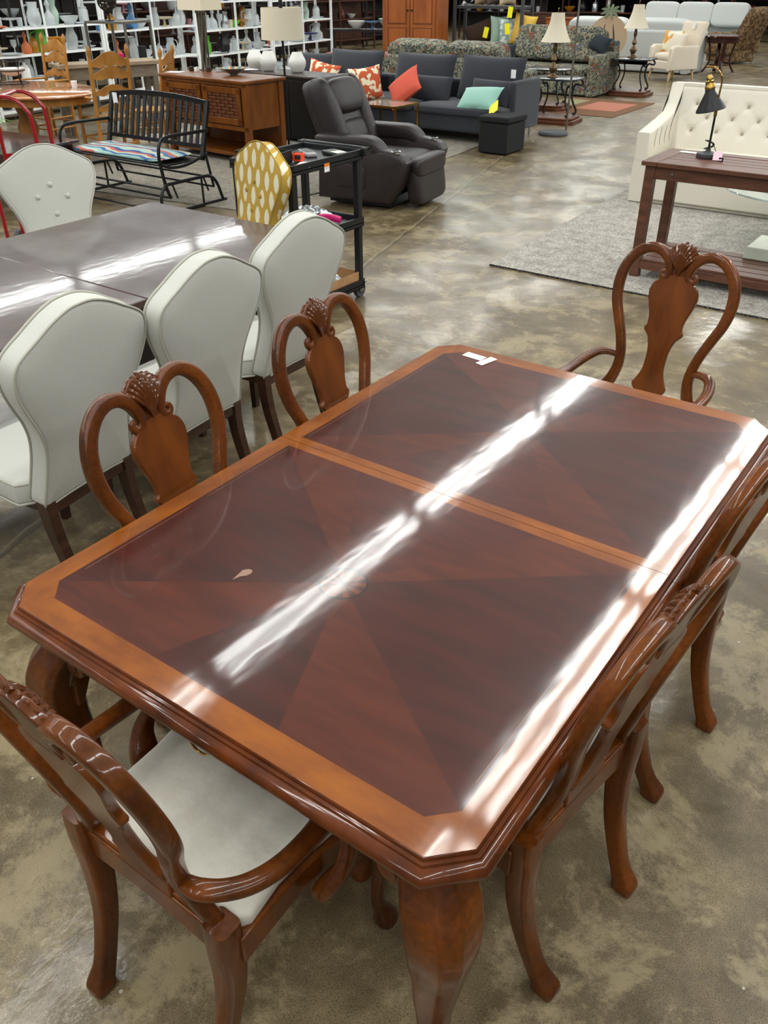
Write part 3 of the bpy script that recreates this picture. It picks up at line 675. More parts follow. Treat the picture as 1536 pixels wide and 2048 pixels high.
t = item('storage_bin', 'open black plastic bin on the near corner of the black cart', 'bin', (CX-.08, CY-.22, CZ), R(8))
b = MB(); h, a, c = .065, .15, .085
for x0, x1, y0, y1 in ((-a, a, -c, -c+.006), (-a, a, c-.006, c), (-a, -a+.006, -c, c), (a-.006, a, -c, c)): b.box(x0, x1, y0, y1, 0, h)
b.box(-a, a, -c, c, 0, .006); obj('bin_body', b, black_pl, t, bev=.002)
b = MB(); b.sweep([(-a, -c, h), (a, -c, h), (a, c, h), (-a, c, h)], .006, closed=True, n=6); obj('rim', b, black_pl, t)
b = MB(); b.box(.06, .13, -c-.004, -c+.002, h-.03, h-.005); obj('name_tag', b, paper, t)
t = item('tape_measure', 'orange and black tape measure on the black cart', 'tape measure', (CX+.085, CY-.09, CZ), R(30))
b = MB(); b.sq((0, 0, .028), (.038, .018, .028), e=.5); obj('case', b, flat('orange_plastic', 'e0421a', rough=.35), t, bev=0)
b = MB(); b.box(-.022, .018, -.0195, .0195, .014, .042); b.box(-.03, .03, -.012, .012, .05, .058); obj('grip', b, black_pl, t, bev=.004)
t = item('label_printer', 'grey handheld device lying behind the bin on the black cart', 'device', (CX-.02, CY+.12, CZ), R(-32))
b = MB(); b.box(-.10, .10, -.035, .035, 0, .022); obj('body', b, flat('grey_plastic', '8f8f8f', rough=.4), t, bev=.006)
b = MB(); b.box(-.08, .05, -.025, .025, .0222, .0232); obj('keypad', b, flat('dark_keys', '3a3a3a', rough=.5), t)
t = item('phone_case', 'black device with a pale screen lying at the handle end of the black cart', 'device', (CX+.13, CY+.22, CZ), R(-18))
b = MB(); b.box(-.09, .09, -.05, .05, 0, .022); obj('body', b, black_pl, t, bev=.006)
b = MB(); b.box(-.0, .08, -.04, .035, .0222, .0235); obj('screen', b, flat('pale_screen', 'c9ccb8', rough=.15), t)
t = item('paper_sheet', 'white sheet of paper beside the tape measure on the black cart', 'paper', (CX+.18, CY-.14, CZ), R(24))
b = MB(); b.box(-.05, .05, -.08, .08, 0, .0012); obj('sheet', b, paper, t)
# wrinkled clear plastic
def crumple(name, label, ct, c, s, m_, seed, n=22, hz=.05, rz=0):
    rnd = random.Random(seed); b = MB(); vs = []; fs = []
    ph = [(rnd.uniform(3, 17), rnd.uniform(3, 17), rnd.uniform(0, 6)) for _ in range(7)]
    for sd in (1, -1):
        for j in range(n+1):
            for i in range(n+1):
                u, v = -1+2*i/n, -1+2*j/n; e = max(0, (1-abs(u)**3)*(1-abs(v)**3))
                z = hz*(.45+.10*sum(abs(math.sin(a*u+q*v+p)) for a, q, p in ph))*e**.5
                vs.append((s[0]*u*(1+.07*math.sin(5*v+seed)), s[1]*v*(1+.07*math.sin(4*u+seed)), z if sd == 1 else .001))
    N = (n+1)**2
    for q in (0, 1):
        for j in range(n):
            for i in range(n): a = q*N+j*(n+1)+i; f = (a, a+1, a+n+2, a+n+1); fs.append(f if q == 0 else f[::-1])
    b.add(vs, fs); o = obj(name, b, m_, smooth=True); o.location = c; o.rotation_euler = (0, 0, rz); tag(o, label, ct); return o
filmm = mat('plastic_film', 'b9c1c6', rough=.15, trans=.35, spec=.8)
crumple('plastic_bag', 'crumpled clear plastic bag on the middle shelf of the black cart', 'plastic bag', (CX-.08, CY+.13, .5165), (.12, .17, .1), filmm, 3, hz=.09)
crumple('plastic_wrap', 'crumpled clear plastic wrap in the cardboard tray on the bottom shelf of the cart', 'plastic wrap', (CX+.10, CY+.02, .104), (.10, .20, .1), filmm, 8, hz=.12)
t = item('tape_gun', 'bright pink tool on the middle shelf of the black cart', 'tool', (CX+.09, CY+.16, .5165), R(35))
b = MB(); b.sweep(cat([(-.10, 0, .02), (-.04, .01, .035), (.03, 0, .035), (.09, -.01, .02)], 5), [(.022, .02)]*16, N=(0, 0, 1), n=12, pw=.6); obj('body', b, flat('pink_plastic', 'e6247e', rough=.35), t)
b = MB(); b.lathe([(.0, -.012), (.022, -.012), (.022, .012), (0, .012)], (-.06, .03, .035), 16, ax='Y'); obj('roller', b, black_pl, t)
t = item('wallet', 'small black box by the pink tool on the middle cart shelf', 'box', (CX+.0, CY-.20, .5165), R(15))
b = MB(); b.box(-.06, .06, -.035, .035, 0, .03); obj('body', b, black_pl, t, bev=.004)
t = item('cardboard_tray', 'open cardboard tray on the bottom shelf of the black cart', 'box', (CX+.02, CY+.02, .0965))
b = MB(); a, c, h = .22, .29, .085
for x0, x1, y0, y1 in ((-a, a, -c, -c+.005), (-a, a, c-.005, c), (-a, -a+.005, -c, c), (a-.005, a, -c, c)): b.box(x0, x1, y0, y1, 0, h)
b.box(-a, a, -c, c, 0, .005); obj('tray_body', b, mat('cardboard', 'a98055', 'b98f62', (20, 20, 20), rough=.85), t)

# ---------------------------------------------------------------- rugs
rg = rugmat('grey_shag_pile', '8f8880', 'c2bbb2', 0)
def rug(name, label, pts, m_, th=.014, edge=None):
    b = MB(); n = len(pts); b.v = [(x, y, .001) for x, y in pts]+[(x, y, th) for x, y in pts]; b.f = [tuple(range(n, 2*n))]+[(i, (i+1) % n, (i+1) % n+n, i+n) for i in range(n)]; b.m = [0]+[1]*n
    o = obj(name, b, [m_, edge or m_], smooth=False); tag(o, label, 'rug'); return o
bind = mat('dark_rug_binding', '1d1e1f', '77716a', (90, 90, 90), rough=.95, ramp=(.5, .62))
def rect(x0, y0, x1, y1, a=0):
    return [(x0, y0), (x1, y0), (x1, y1), (x0, y1)]
rug('area_rug', 'pale grey shag rug with dark bound edge under the slatted console table', [(-1.57, 5.05), (1.9, 5.02), (1.9, 8.2), (-1.70, 8.2)], rg, edge=bind)
rug('area_rug', 'pale grey rug under the charcoal sofa and brown recliner', [(-6.4, 4.95), (-4.42, 5.22), (-4.05, 7.6), (-4.45, 10.98), (-8.6, 10.9), (-8.6, 5.0)], rugmat('grey_low_pile', '857e72', 'a59d90', 0), th=.010)
b = MB(); P_ = [(-5.35, 12.9), (-3.83, 12.88), (-3.89, 14.87), (-5.45, 14.87)]
t = rug('area_rug', 'brown rug with terracotta and green squares in front of the floral armchair', P_, mat('brown_rug', '6b4a30', '7a563a', (60, 60, 60), rough=1), th=.008)
for x0, y0, x1, y1, c in ((-4.75, 13.5, -4.05, 14.5, 'b0705a'), (-5.3, 13.0, -4.95, 13.5, 'b0705a'), (-5.38, 13.7, -4.95, 14.6, '8a8760')):
    b = MB(); b.box(x0, x1, y0, y1, .0078, .0095); obj('woven_square', b, mat('rug_square', c, rough=1), t)

# ---------------------------------------------------------------- slatted console table and lamp
def console():
    t = thing('console_table', 'dark brown slatted wooden console table with a lower shelf on the grey rug', 'table', (.28, 5.66, 0), R(-.5))
    X, Y, Z = .88, .30, .815
    b = MB()
    b.box(-X, -X+.11, -Y, Y, Z-.03, Z); b.box(X-.11, X, -Y, Y, Z-.03, Z); b.box(-X+.112, X-.112, -Y, -Y+.10, Z-.03, Z); b.box(-X+.112, X-.112, Y-.10, Y, Z-.03, Z)
    obj('top_frame', b, darkwood, t, bev=.004)
    for i in range(4):
        b = MB(); y = -Y+.108+i*.0985; b.box(-X+.112, X-.112, y, y+.088, Z-.026, Z-.003); obj('slat', b, darkwood, t, bev=.003)
    for x in (-1, 1):
        for y in (-1, 1):
            b = MB(); b.box(x*(X-.06)-.034, x*(X-.06)+.034, y*(Y-.055)-.034, y*(Y-.055)+.034, 0, Z-.031); obj('leg', b, darkwood, t, bev=.005)
    b = MB(); b.box(-X+.09, X-.09, -Y+.03, -Y+.052, Z-.115, Z-.031); b.box(-X+.09, X-.09, Y-.052, Y-.03, Z-.115, Z-.031); b.box(-X+.05, -X+.072, -Y+.09, Y-.09, Z-.115, Z-.031); b.box(X-.072, X-.05, -Y+.09, Y-.09, Z-.115, Z-.031); obj('apron', b, darkwood, t, bev=.003)
    b = MB(); b.box(-X+.09, X-.09, -Y+.025, -Y+.05, .075, .13); b.box(-X+.09, X-.09, Y-.05, Y-.025, .075, .13); b.box(-X+.10, -X+.17, -Y+.05, Y-.05, .075, .13)
    sh = obj('lower_shelf', b, darkwood, t, bev=.003)
    for i in range(5):
        b = MB(); y = -Y+.03+i*.111; b.box(-X+.09, X-.09, y, y+.097, .131, .15); obj('shelf_slat', b, darkwood, sh, bev=.003)
    b = MB(); b.lathe([(0, -.004), (.011, -.004), (.013, 0)], (-X+.22, -Y+.0295, Z-.07), 12, ax='Y'); obj('bolt_cap', b, steel, t)
console()
t = thing('desk_lamp', 'black adjustable desk lamp with cone shade and brass fittings on the slatted console table', 'lamp', (-.27, 5.745, .815), R(20))
b = MB(); b.lathe([(0, 0), (.075, 0), (.078, .008), (.074, .028), (.05, .034), (.018, .042), (.012, .06), (0, .06)], n=36); obj('base', b, flat('lamp_base_grey', '3a3a3a', rough=.5), t)
b = MB(); b.sweep([(0, 0, .05), (0, 0, .28)], .0075, n=10); obj('pole', b, black_mt, t)
b = MB(); b.sweep(cat([(0, 0, .27), (0, 0, .40), (.002, 0, .47), (-.008, 0, .51), (-.035, .005, .545), (-.07, .012, .56)], 5), .006, n=10); b.sweep([(0, 0, .262), (0, 0, .30)], .011, n=12); obj('swan_neck', b, brass, t)
M_ = Matrix.Translation((.035, .02, .0)) @ Matrix.Rotation(R(-13), 4, 'Y')
def tl(b, m_): b.v = [tuple(m_ @ Vector(v)) for v in b.v]; return b
b = tl(MB().lathe([(.018, .455), (.030, .45), (.034, .42), (.095, .318), (.098, .305), (.094, .307), (.030, .41), (.016, .44)], n=36), M_); obj('lamp_shade', b, black_mt, t)
b = tl(MB().lathe([(0, .53), (.012, .528), (.022, .51), (.022, .495), (.028, .49), (.028, .465), (.033, .458), (.033, .44), (.02, .438)], n=24), M_); obj('socket', b, brass, t)
b = MB(); b.sweep([(-.115, .014, .562), (-.05, .010, .562)], .006, n=8); obj('thumb_screw', b, brass, t)
b = MB(); pts = []
for i in range(90):
    a = i*.42; pts.append((.028*math.cos(a)*(1+.2*math.sin(i)), .022*math.sin(a), .055+.055*(.5+.5*math.sin(i*.21))))
pts += [(.05, -.03, .04), (.07, -.06, .008), (.05, -.10, .006), (.08, -.11, .01)]
b.sweep(cat(pts, 2), .0028, n=5); b.box(.07, .10, -.125, -.10, 0, .022); obj('power_cord', b, black_pl, t)
t = thing('price_card', 'pink price card leaning at the foot of the black desk lamp', 'card', (-.175, 5.66, .8155), R(15))
b = MB(); b.box(-.03, .03, -.001, .001, 0, .058, rx=R(-28)); obj('card', b, flat('pink_card', 'eac6d3', rough=.6), t)
t = thing('paper_slip', 'white paper slip on the left end of the slatted console table', 'paper', (-.43, 5.86, .8155), R(-5))
b = MB(); b.box(-.07, .07, -.028, .028, 0, .001); obj('sheet', b, paper, t)

# glass coffee table behind the console
t = thing('coffee_table', 'oval glass coffee table with glass stem between the slatted console and white sofa', 'table', (.42, 6.98, 0))
b = MB(); b.lathe([(0, .405), (.83, .405), (.836, .412), (.83, .419), (0, .419)], n=64, sy=.62); obj('tabletop', b, glass, t)
b = MB(); b.lathe([(.0, .05), (.26, .05), (.30, .12), (.32, .20), (.30, .28), (.24, .34), (.17, .395), (.15, .40), (.0, .40)], n=32, sy=.7); obj('glass_stem', b, mat('bubbled_glass', 'd8e6e2', rough=.1, trans=.8, bump=.5, bsc=12), t)
st = mat('pale_green_stone', 'b9beac', 'c6cab9', (8, 8, 8), rough=.5)
b = MB(); b.box(-.36, .36, -.24, .24, .0145, .05); obj('base', b, st, t, bev=.01)
b = MB(); b.box(.0, .46, -.21, .21, 0, .085, tp=.012); o = obj('stone_block', b, st, bev=.008); o.location = (.10, 6.02, .151); tag(o, 'pale green stone block standing on the lower shelf of the slatted console', 'block')
# ---------------------------------------------------------------- white tufted sofa
def wsofa():
    t = thing('tufted_sofa', 'off-white tufted sofa with sloping arms behind the slatted console table', 'sofa', (-.35, 8.12, 0), 0)
    W_ = 1.15; F_ = -.45
    b = MB(); b.box(-W_+.13, 1.11, F_, .42, .05, .30); b.box(-W_+.14, 1.10, F_+.03, .40, .014, .05); obj('base', b, linen_w, t, bev=.015)
    for k in (0, 1):
        b = MB(); x = -W_ if k == 0 else 1.11
        b.box(x+.002, x+.128, F_+.002, .42, .02, .45)
        # sloped arm rising to the wing: side profile in y-z
        prof = [(F_, .40), (F_, .64), (F_+.10, .66), (-.02, .72), (.16, .76), (.24, .84), (.31, 1.0), (.48, .99), (.42, .40)]
        b.prism(prof, lambda a, c, d, x=x: (x+d, a, c), 0, .13, bev=.02, rings=2, cen=(.05, .60)); a_ = obj('arm', b, linen_w, t)
        b = MB()
        for i in range(4):
            yy = F_+.14+.13*i
            b.sweep(cat([(x+.131, yy+.02, .50), (x+.134, yy, .58), (x+.134, yy+.03, .66)], 4), .003, n=5)
        obj('tuft_seam', b, piping, a_)
    b = MB()
    # back with a puffed quilted face
    nx, nz = 96, 30; vs = []; fs = []
    tf = [(-.86+.245*i+(.1225 if j % 2 else 0), .60+.115*j) for j in range(3) for i in range(8)]
    for j in range(nz+1):
        for i in range(nx+1):
            x = -1.02+2.12*i/nx; z = .40+.60*j/nz; d = 0
            for (tx, tz) in tf: d += .035*math.exp(-((x-tx)**2+(z-tz)**2)/.0009)
            c_ = 0
            if z < .60: c_ = .010*math.exp(-(((x+.86+.1225) % .245-.1225)/.012)**2)
            if z > .83: c_ = .006*math.exp(-(((x+.86+.1225) % .245-.1225)/.012)**2)
            if .60 <= z <= .83:
                for s_ in (1, -1): u = (x+.86+s_*(z-.60)*1.065) % .245; u = min(u, .245-u); c_ = max(c_, .010*math.exp(-(u/.010)**2))
            edge = .03*max(0, (z-.95)/.05)**2
            vs.append((x, .17+(z-.4)*.22+d+c_+edge, z))
    for j in range(nz):
        for i in range(nx): a = j*(nx+1)+i; fs.append((a, a+1, a+nx+2, a+nx+1))
    b.add(vs, fs); b.box(-1.02, 1.10, .33, .45, .3, .985); b.box(-1.02, 1.10, .30, .40, .975, 1.0); bk = obj('backrest', b, linen_w, t)
    for tx, tz in tf:
        b = MB(); b.sq((tx, .17+(tz-.4)*.22+.022, tz), (.012, .006, .012), e=1, nu=10, nv=6); obj('tuft_button', b, flat('dark_tuft_button', 'a09684', rough=.9), bk)  # buttons in a darker tan than the sofa linen
    b = MB(); b.sq((.04, -.14, .365), (1.06, .33, .095), e=.12, nu=80, nv=16, ez=.5); obj('seat_cushion', b, linen_w, t)
    b = MB()
    for z in (.30, .43): b.sweep([(-1.00, -.462, z), (1.08, -.462, z)], .004, n=6)
    obj('piping', b, piping, t)
wsofa()
b = MB(); b.box(-.25, .25, -.012, .012, 0, .55, rx=R(0)); b.box(-.26, -.25, -.014, .014, 0, .55, mi=1)
o = obj('framed_mirror', b, [flat('dark_green_glass', '3c4744', rough=.1), white_mt]); o.location = (-1.68, 9.3, 0.002); o.rotation_euler = (R(-14), 0, R(-15)); tag(o, 'dark panel with a white edge leaning beside the white sofa', 'panel')

# ---------------------------------------------------------------- recliner
def recliner():
    t = thing('recliner', 'dark brown leather recliner with cup holders on the grey rug', 'recliner', (-3.60, 6.42, 0), 0)
    # local: front = +y ; width x
    t.rotation_euler = (0, 0, .14-PI/2); t.scale = (1.12, 1.03, 1.0)
    b = MB(); b.box(-.33, .33, -.36, .30, .02, .10); obj('base_frame', b, black_mt, t)
    for sg in (-1, 1):
        b = MB()
        prof = [(-.42, .07), (-.40, .55), (.30, .54), (.46, .50), (.50, .44), (.44, .22), (.33, .07)]
        b.prism(prof, lambda a, c, d, sg=sg: (sg*(.29+d), a, c), 0, .155, bev=.035, bulge=.012, rings=3, cen=(0, .3)); a_ = obj('arm', b, leather, t)
        b = MB(); b.sq((sg*.365, -.09, .575), (.088, .37, .07), e=.45, nu=32, nv=14); b.v = [(x, y, z-.10*max(0, (y-.08)/.2)**2 if y > .08 else z) for x, y, z in b.v]; obj('arm_pad', b, leather, a_)
        b = MB(); b.lathe([(.042, .0), (.044, .006), (.040, .008), (.034, .004), (.032, -.05), (0, -.05)], (sg*.372, .37, .527), 28); obj('cup_holder', b, [chrome], a_)
        b = MB(); b.lathe([(0, .001), (.033, .001), (.033, 0), (0, 0)], (sg*.372, .37, .531), 24); obj('cup_well', b, black_pl, a_)
        if sg == 1:
            pass
        b = MB(); b.prism([(-.18, .20), (.10, .20), (.10, .38), (-.20, .42)], lambda a, c, d, sg=sg: (sg*(.447+d), a, c), 0, .018, bev=.008, bulge=.01, rings=3); obj('side_pocket', b, leather, a_)
    b = MB(); b.sq((0, .12, .36), (.285, .36, .115), e=.25, nu=48, nv=16, ez=.55); obj('seat_cushion', b, leather, t)
    b = MB(); b.sq((0, .485, .235), (.285, .075, .20), e=.35, nu=40, nv=18, M=Mx(('X', R(8)))); obj('footrest', b, leather, t)
    b = MB(); b.sq((0, .505, .375), (.285, .06, .085), e=.4, nu=40, nv=14); obj('footrest_pad', b, leather, t)
    M_ = Mx(('X', R(22)))
    b = MB(); b.sq((0, -.40, .68), (.30, .11, .42), e=.35, nu=44, nv=22, M=M_); bk = obj('backrest', b, leather, t)
    b = MB(); b.sq((0, -.50, .70), (.28, .07, .38), e=.3, nu=40, nv=18, M=M_); obj('back_shell', b, leather, bk)
    for sg in (-1, 1):
        b = MB(); b.sq((sg*.245, -.375, .70), (.075, .13, .40), e=.6, nu=26, nv=20, M=M_); obj('side_bolster', b, leather, bk)
    b = MB(); b.sq((0, -.435, .90), (.235, .13, .165), e=.5, nu=40, nv=18, M=M_); obj('head_pillow', b, leather, bk)
    b = MB(); b.sq((0, -.31, .56), (.20, .10, .16), e=.5, nu=36, nv=16, M=M_); obj('lumbar_pillow', b, leather, bk)
recliner()

# ---------------------------------------------------------------- charcoal sofa
def gsofa():
    t = thing('sectional_sofa', 'charcoal grey fabric sectional sofa with loose cushions on the grey rug', 'sofa', (-6.0, 10.15, 0))
    b = MB(); b.box(-2.0, 1.95, -.52, .50, .13, .34); obj('base', b, charcoal, t, bev=.03, seg=3)
    b = MB(); b.box(-2.0, 1.90, .36, .56, .13, .66); obj('back_frame', b, charcoal, t, bev=.04, seg=3)
    b = MB(); b.box(1.86, 1.98, -.20, .56, .13, .73); obj('side_frame', b, charcoal, t, bev=.045, seg=3)
    for x0, x1 in ((-2.0, -.70), (-.70, .62), (.62, 1.93)):
        b = MB(); b.sq(((x0+x1)/2, -.10, .38), ((x1-x0)/2+.01, .47, .075), e=.18, nu=64, nv=14, ez=.6); obj('seat_cushion', b, charcoal, t)
    for x, y in ((-1.9, -.45), (1.88, .0), (1.85, -.44), (-1.9, .48), (1.88, .5)):
        b = MB(); b.lathe([(0, .011), (.014, .011), (.014, .13), (0, .13)], (x, y, 0), 12); obj('leg', b, chrome, t)
gsofa()
GP = 'loose charcoal cushions on the sectional sofa'
def pil(name, label, ct, c, w, h, t_, mx, m_, group=None, pinch=.10):
    b = MB(); b.pillow((0, 0, 0), w, h, t_, M=mx, n=16, pinch=pinch); o = obj(name, b, m_); o.location = c; tag(o, label, ct, group); return o
for i, (x, z, w, h, tp_, rz, lb) in enumerate((( -7.62, .66, .78, .50, .22, .25, 'large charcoal back cushion in the left corner of the sectional, behind the floral pillow'),
    (-6.85, .70, .95, .56, .24, .03, 'large charcoal back cushion left of centre on the sectional sofa'), (-5.65, .70, 1.02, .56, .24, -.04, 'large charcoal back cushion behind the coral pillow'),
    (-4.58, .70, 1.0, .58, .24, -.05, 'large charcoal back cushion at the right end of the sectional with a white tag'))):
    pil('sofa_cushion', lb, 'cushion', (x, 10.30, z), w, h, tp_, Mx(('Z', rz), ('X', R(-16))), charcoal, GP, .04)
for x, y, w, rz, lb in ((-6.55, 10.05, .62, .1, 'small charcoal lumbar cushion beside the floral pillow'), (-5.35, 10.02, .68, -.05, 'small charcoal lumbar cushion right of the coral pillow'), (-4.42, 10.02, .66, -.15, 'small charcoal lumbar cushion behind the aqua pillow')):
    pil('lumbar_cushion', lb, 'cushion', (x, y, .57), w, .34, .17, Mx(('Z', rz), ('X', R(-20))), charcoal, 'small charcoal lumbar cushions', .04)
floral = mat('floral_print', 'c45a35', 'ece2c2', (11, 11, 11), rough=.85, ramp=(.49, .51), detail=1)
pil('throw_pillow', 'orange and cream floral throw pillow standing behind the brown recliner headrest', 'pillow', (-7.25, 10.0, .60), .50, .46, .16, Mx(('Z', .3), ('X', R(-18)), ('Y', R(12))), floral)
pil('throw_pillow', 'orange and cream floral throw pillow between recliner and coral pillow', 'pillow', (-6.15, 9.62, .62), .46, .44, .15, Mx(('Z', .9), ('X', R(-16)), ('Y', R(-6))), floral)
pil('throw_pillow', 'coral red throw pillow propped on one corner on the charcoal sofa', 'pillow', (-5.58, 9.72, .60), .52, .50, .18, Mx(('Z', -.35), ('X', R(-42)), ('Y', R(38))), coral)
o = pil('throw_pillow', 'pale aqua throw pillow on the right end of the charcoal sofa', 'pillow', (-4.42, 9.74, .535), .60, .36, .17, Mx(('Z', -.15), ('X', R(-48)), ('Y', R(-6))), aqua)
b = MB(); b.box(-.07, .07, -.002, .002, -.12, .12); o = obj('price_tag', b, yellow_tag); o.location = (-4.08, 9.52, .47); o.rotation_euler = (R(-62), R(-38), R(10)); tag(o, 'large yellow price tag hanging from the aqua pillow', 'tag')
b = MB(); b.box(-.035, .035, -.001, .001, -.05, .05); o = obj('price_tag', b, paper); o.location = (-4.17, 10.16, .80); tag(o, 'small white tag pinned on the right charcoal back cushion', 'tag')
# black cube ottoman
t = thing('storage_ottoman', 'black fabric storage cube ottoman in front of the charcoal sofa', 'ottoman', (-3.86, 9.38, 0), R(0))
bf = mat('black_fabric', '141516', '1c1d1f', (200, 200, 200), rough=.9)
b = MB(); b.box(-.20, .20, -.24, .24, .0105, .355); obj('body', b, bf, t, bev=.02, seg=3); b = MB(); b.box(-.215, .215, -.25, .25, .36, .43); obj('lid', b, bf, t, bev=.02, seg=3)
# gold side table
t = thing('side_table', 'small gold framed glass-top table between recliner and charcoal sofa', 'table', (-5.35, 9.0, 0), R(0))
b = MB(); X, Y, Z = .30, .26, .50
for x in (-1, 1):
    b.box(x*X-.012, x*X+.012, -Y-.012, Y+.012, Z-.024, Z)
for y in (-1, 1): b.box(-X, X, y*Y-.012, y*Y+.012, Z-.024, Z)
obj('frame', b, gold, t)
for x in (-1, 1):
    for y in (-1, 1): b = MB(); b.box(x*X-.011, x*X+.011, y*Y-.011, y*Y+.011, .01, Z-.024); obj('leg', b, gold, t)
b = MB(); b.box(-X+.012, X-.012, -Y+.012, Y-.012, Z-.012, Z-.004); obj('glass_top', b, glass, t)
# round black floor base
t = thing('floor_lamp', 'tall dark metal floor lamp with round base at the right end of the charcoal sofa', 'lamp', (-3.90, 10.95, 0))
b = MB(); b.lathe([(0, 0), (.20, 0), (.205, .02), (.19, .045), (.03, .055), (0, .055)], n=40); obj('base', b, rubber, t)
b = MB(); b.sweep([(0.10, 0.2, .04), (0.10, .2, 2.6)], .014, n=12); obj('pole', b, grey_mt, t)
# ---------------------------------------------------------------- drum shade lamp
t = thing('floor_lamp', 'black pole floor lamp with a cream drum shade between cabinet and recliner', 'lamp', (-5.95, 7.72, 0))
b = MB(); b.lathe([(0, .0), (.15, 0), (.152, .015), (.02, .025), (0, .025)], n=36); obj('base', b, black_mt, t)
b = MB(); b.sweep([(0, 0, .02), (0, 0, 1.58)], .013, n=12); obj('pole', b, black_mt, t)
b = MB(); b.lathe([(.245, 1.26), (.248, 1.26), (.232, 1.58), (.228, 1.58), (.241, 1.26), (.245, 1.26)], n=48, cap=False); obj('lamp_shade', b, shade, t)
b = MB(); b.sweep([(0, 0, 1.56), (0, 0, 1.66)], .022, n=14); b.beam((-.23, 0, 1.56), (.23, 0, 1.56), .004, .004); b.beam((0, -.23, 1.56), (0, .23, 1.56), .004, .004); obj('socket', b, black_mt, t)
b = MB(); b.sweep([(.02, .0, 1.2), (.05, -.02, 1.1)], .002, n=5); obj('pull_chain', b, steel, t)
# ---------------------------------------------------------------- glider bench
def glider():
    t = thing('glider_bench', 'black metal glider bench with slatted back behind the dark dining table', 'bench', (-5.58, 5.05, 0), R(0))
    X = .69
    def B(h): return .22+.28*(h-.42)   # back lean
    b = MB(); b.sweep(cat([(-X, B(.9), .885), (-.35, B(.9), .915), (0, B(.9), .925), (.35, B(.9), .915), (X, B(.9), .885)], 5), (.022, .012), N=(0, 1, .0), n=4, sq=True)
    b.sweep([(-X, B(.52), .52), (X, B(.52), .52)], (.018, .012), N=(0, 1, 0), n=4, sq=True)
    for sg in (-1, 1): b.sweep([(sg*X, B(.40), .40), (sg*X, B(.92), .90)], (.022, .014), N=(0, 1, 0), n=4, sq=True)
    bf_ = obj('back_frame', b, black_mt, t)
    for i in range(15):
        x = -X+.088+i*(2*X-.176)/14; b = MB(); b.sweep([(x, B(.52), .52), (x, B(.9), .915-.03*(x/X)**2)], (.020, .006), N=(0, 1, 0), n=4, sq=True); obj('slat', b, black_mt, bf_)
    for k in range(9):
        b = MB(); y = .20-.065*k; z = .425-.0*k+(.012 if k in (0, 8) else -.012*math.sin(k/8*PI)); b.box(-X, X, y-.024, y+.024, z-.006, z+.006); obj('seat_slat', b, black_mt, t)
    for sg in (-1, 1):
        x = sg*(X+.03)
        b = MB(); b.sweep(cat([(x, B(.70), .66), (x, .05, .665), (x, -.20, .665), (x, -.30, .63), (x, -.335, .54), (x, -.33, .42), (x, -.30, .25), (x, -.26, .14)], 6), (.016, .016), N=(1, 0, 0), n=8); obj('arm', b, black_mt, t)
        b = MB(); b.sweep(cat([(x, .26, .46), (x, .0, .40), (x, -.20, .40), (x, -.32, .44)], 5), .014, n=8); b.sweep([(x, .24, .44), (x, .30, .15)], .013, n=8); obj('seat_bracket', b, black_mt, t)
        b = MB(); b.sweep(cat([(x+.03, -.40, .02), (x+.03, -.40, .16), (x+.03, -.34, .26), (x+.03, -.22, .27), (x+.03, .10, .27), (x+.03, .24, .26), (x+.03, .32, .18), (x+.03, .38, .02)], 6), (.015, .015), N=(1, 0, 0), n=8); b.sweep([(x+.03, -.44, .016), (x+.03, .42, .016)], .016, n=8); b.sweep([(x+.03, .12, .27), (x+.03, .12, .02)], .011, n=8); obj('glider_base', b, black_mt, t)
        for y in (-.24, .16): b = MB(); b.sweep([(x+.015, y, .27), (x+.015, y+.05, .13)], .009, n=6); obj('swing_arm', b, black_mt, t)
    for y, z in ((-.30, .22), (-.26, .14), (.30, .15), (.28, .24), (-.40, .05)): b = MB(); b.sweep([(-X-.03, y, z), (X+.03, y, z)], .010, n=8); obj('cross_rod', b, black_mt, t)
glider()
b = MB(); b.sq((0, 0, .02), (.64, .24, .022), e=.12, nu=60, nv=12, ez=.6); o = obj('seat_pad', b, stripes()); o.location = (-5.60, 4.99, .438); tag(o, 'long striped seat cushion in blue, red and cream on the black glider bench', 'cushion')
b = MB(); b.box(-.035, .035, -.001, .001, -.05, .05); o = obj('price_tag', b, paper); o.location = (-6.19, 5.375, .85); tag(o, 'white price tag at the upper left corner of the glider bench back', 'tag')

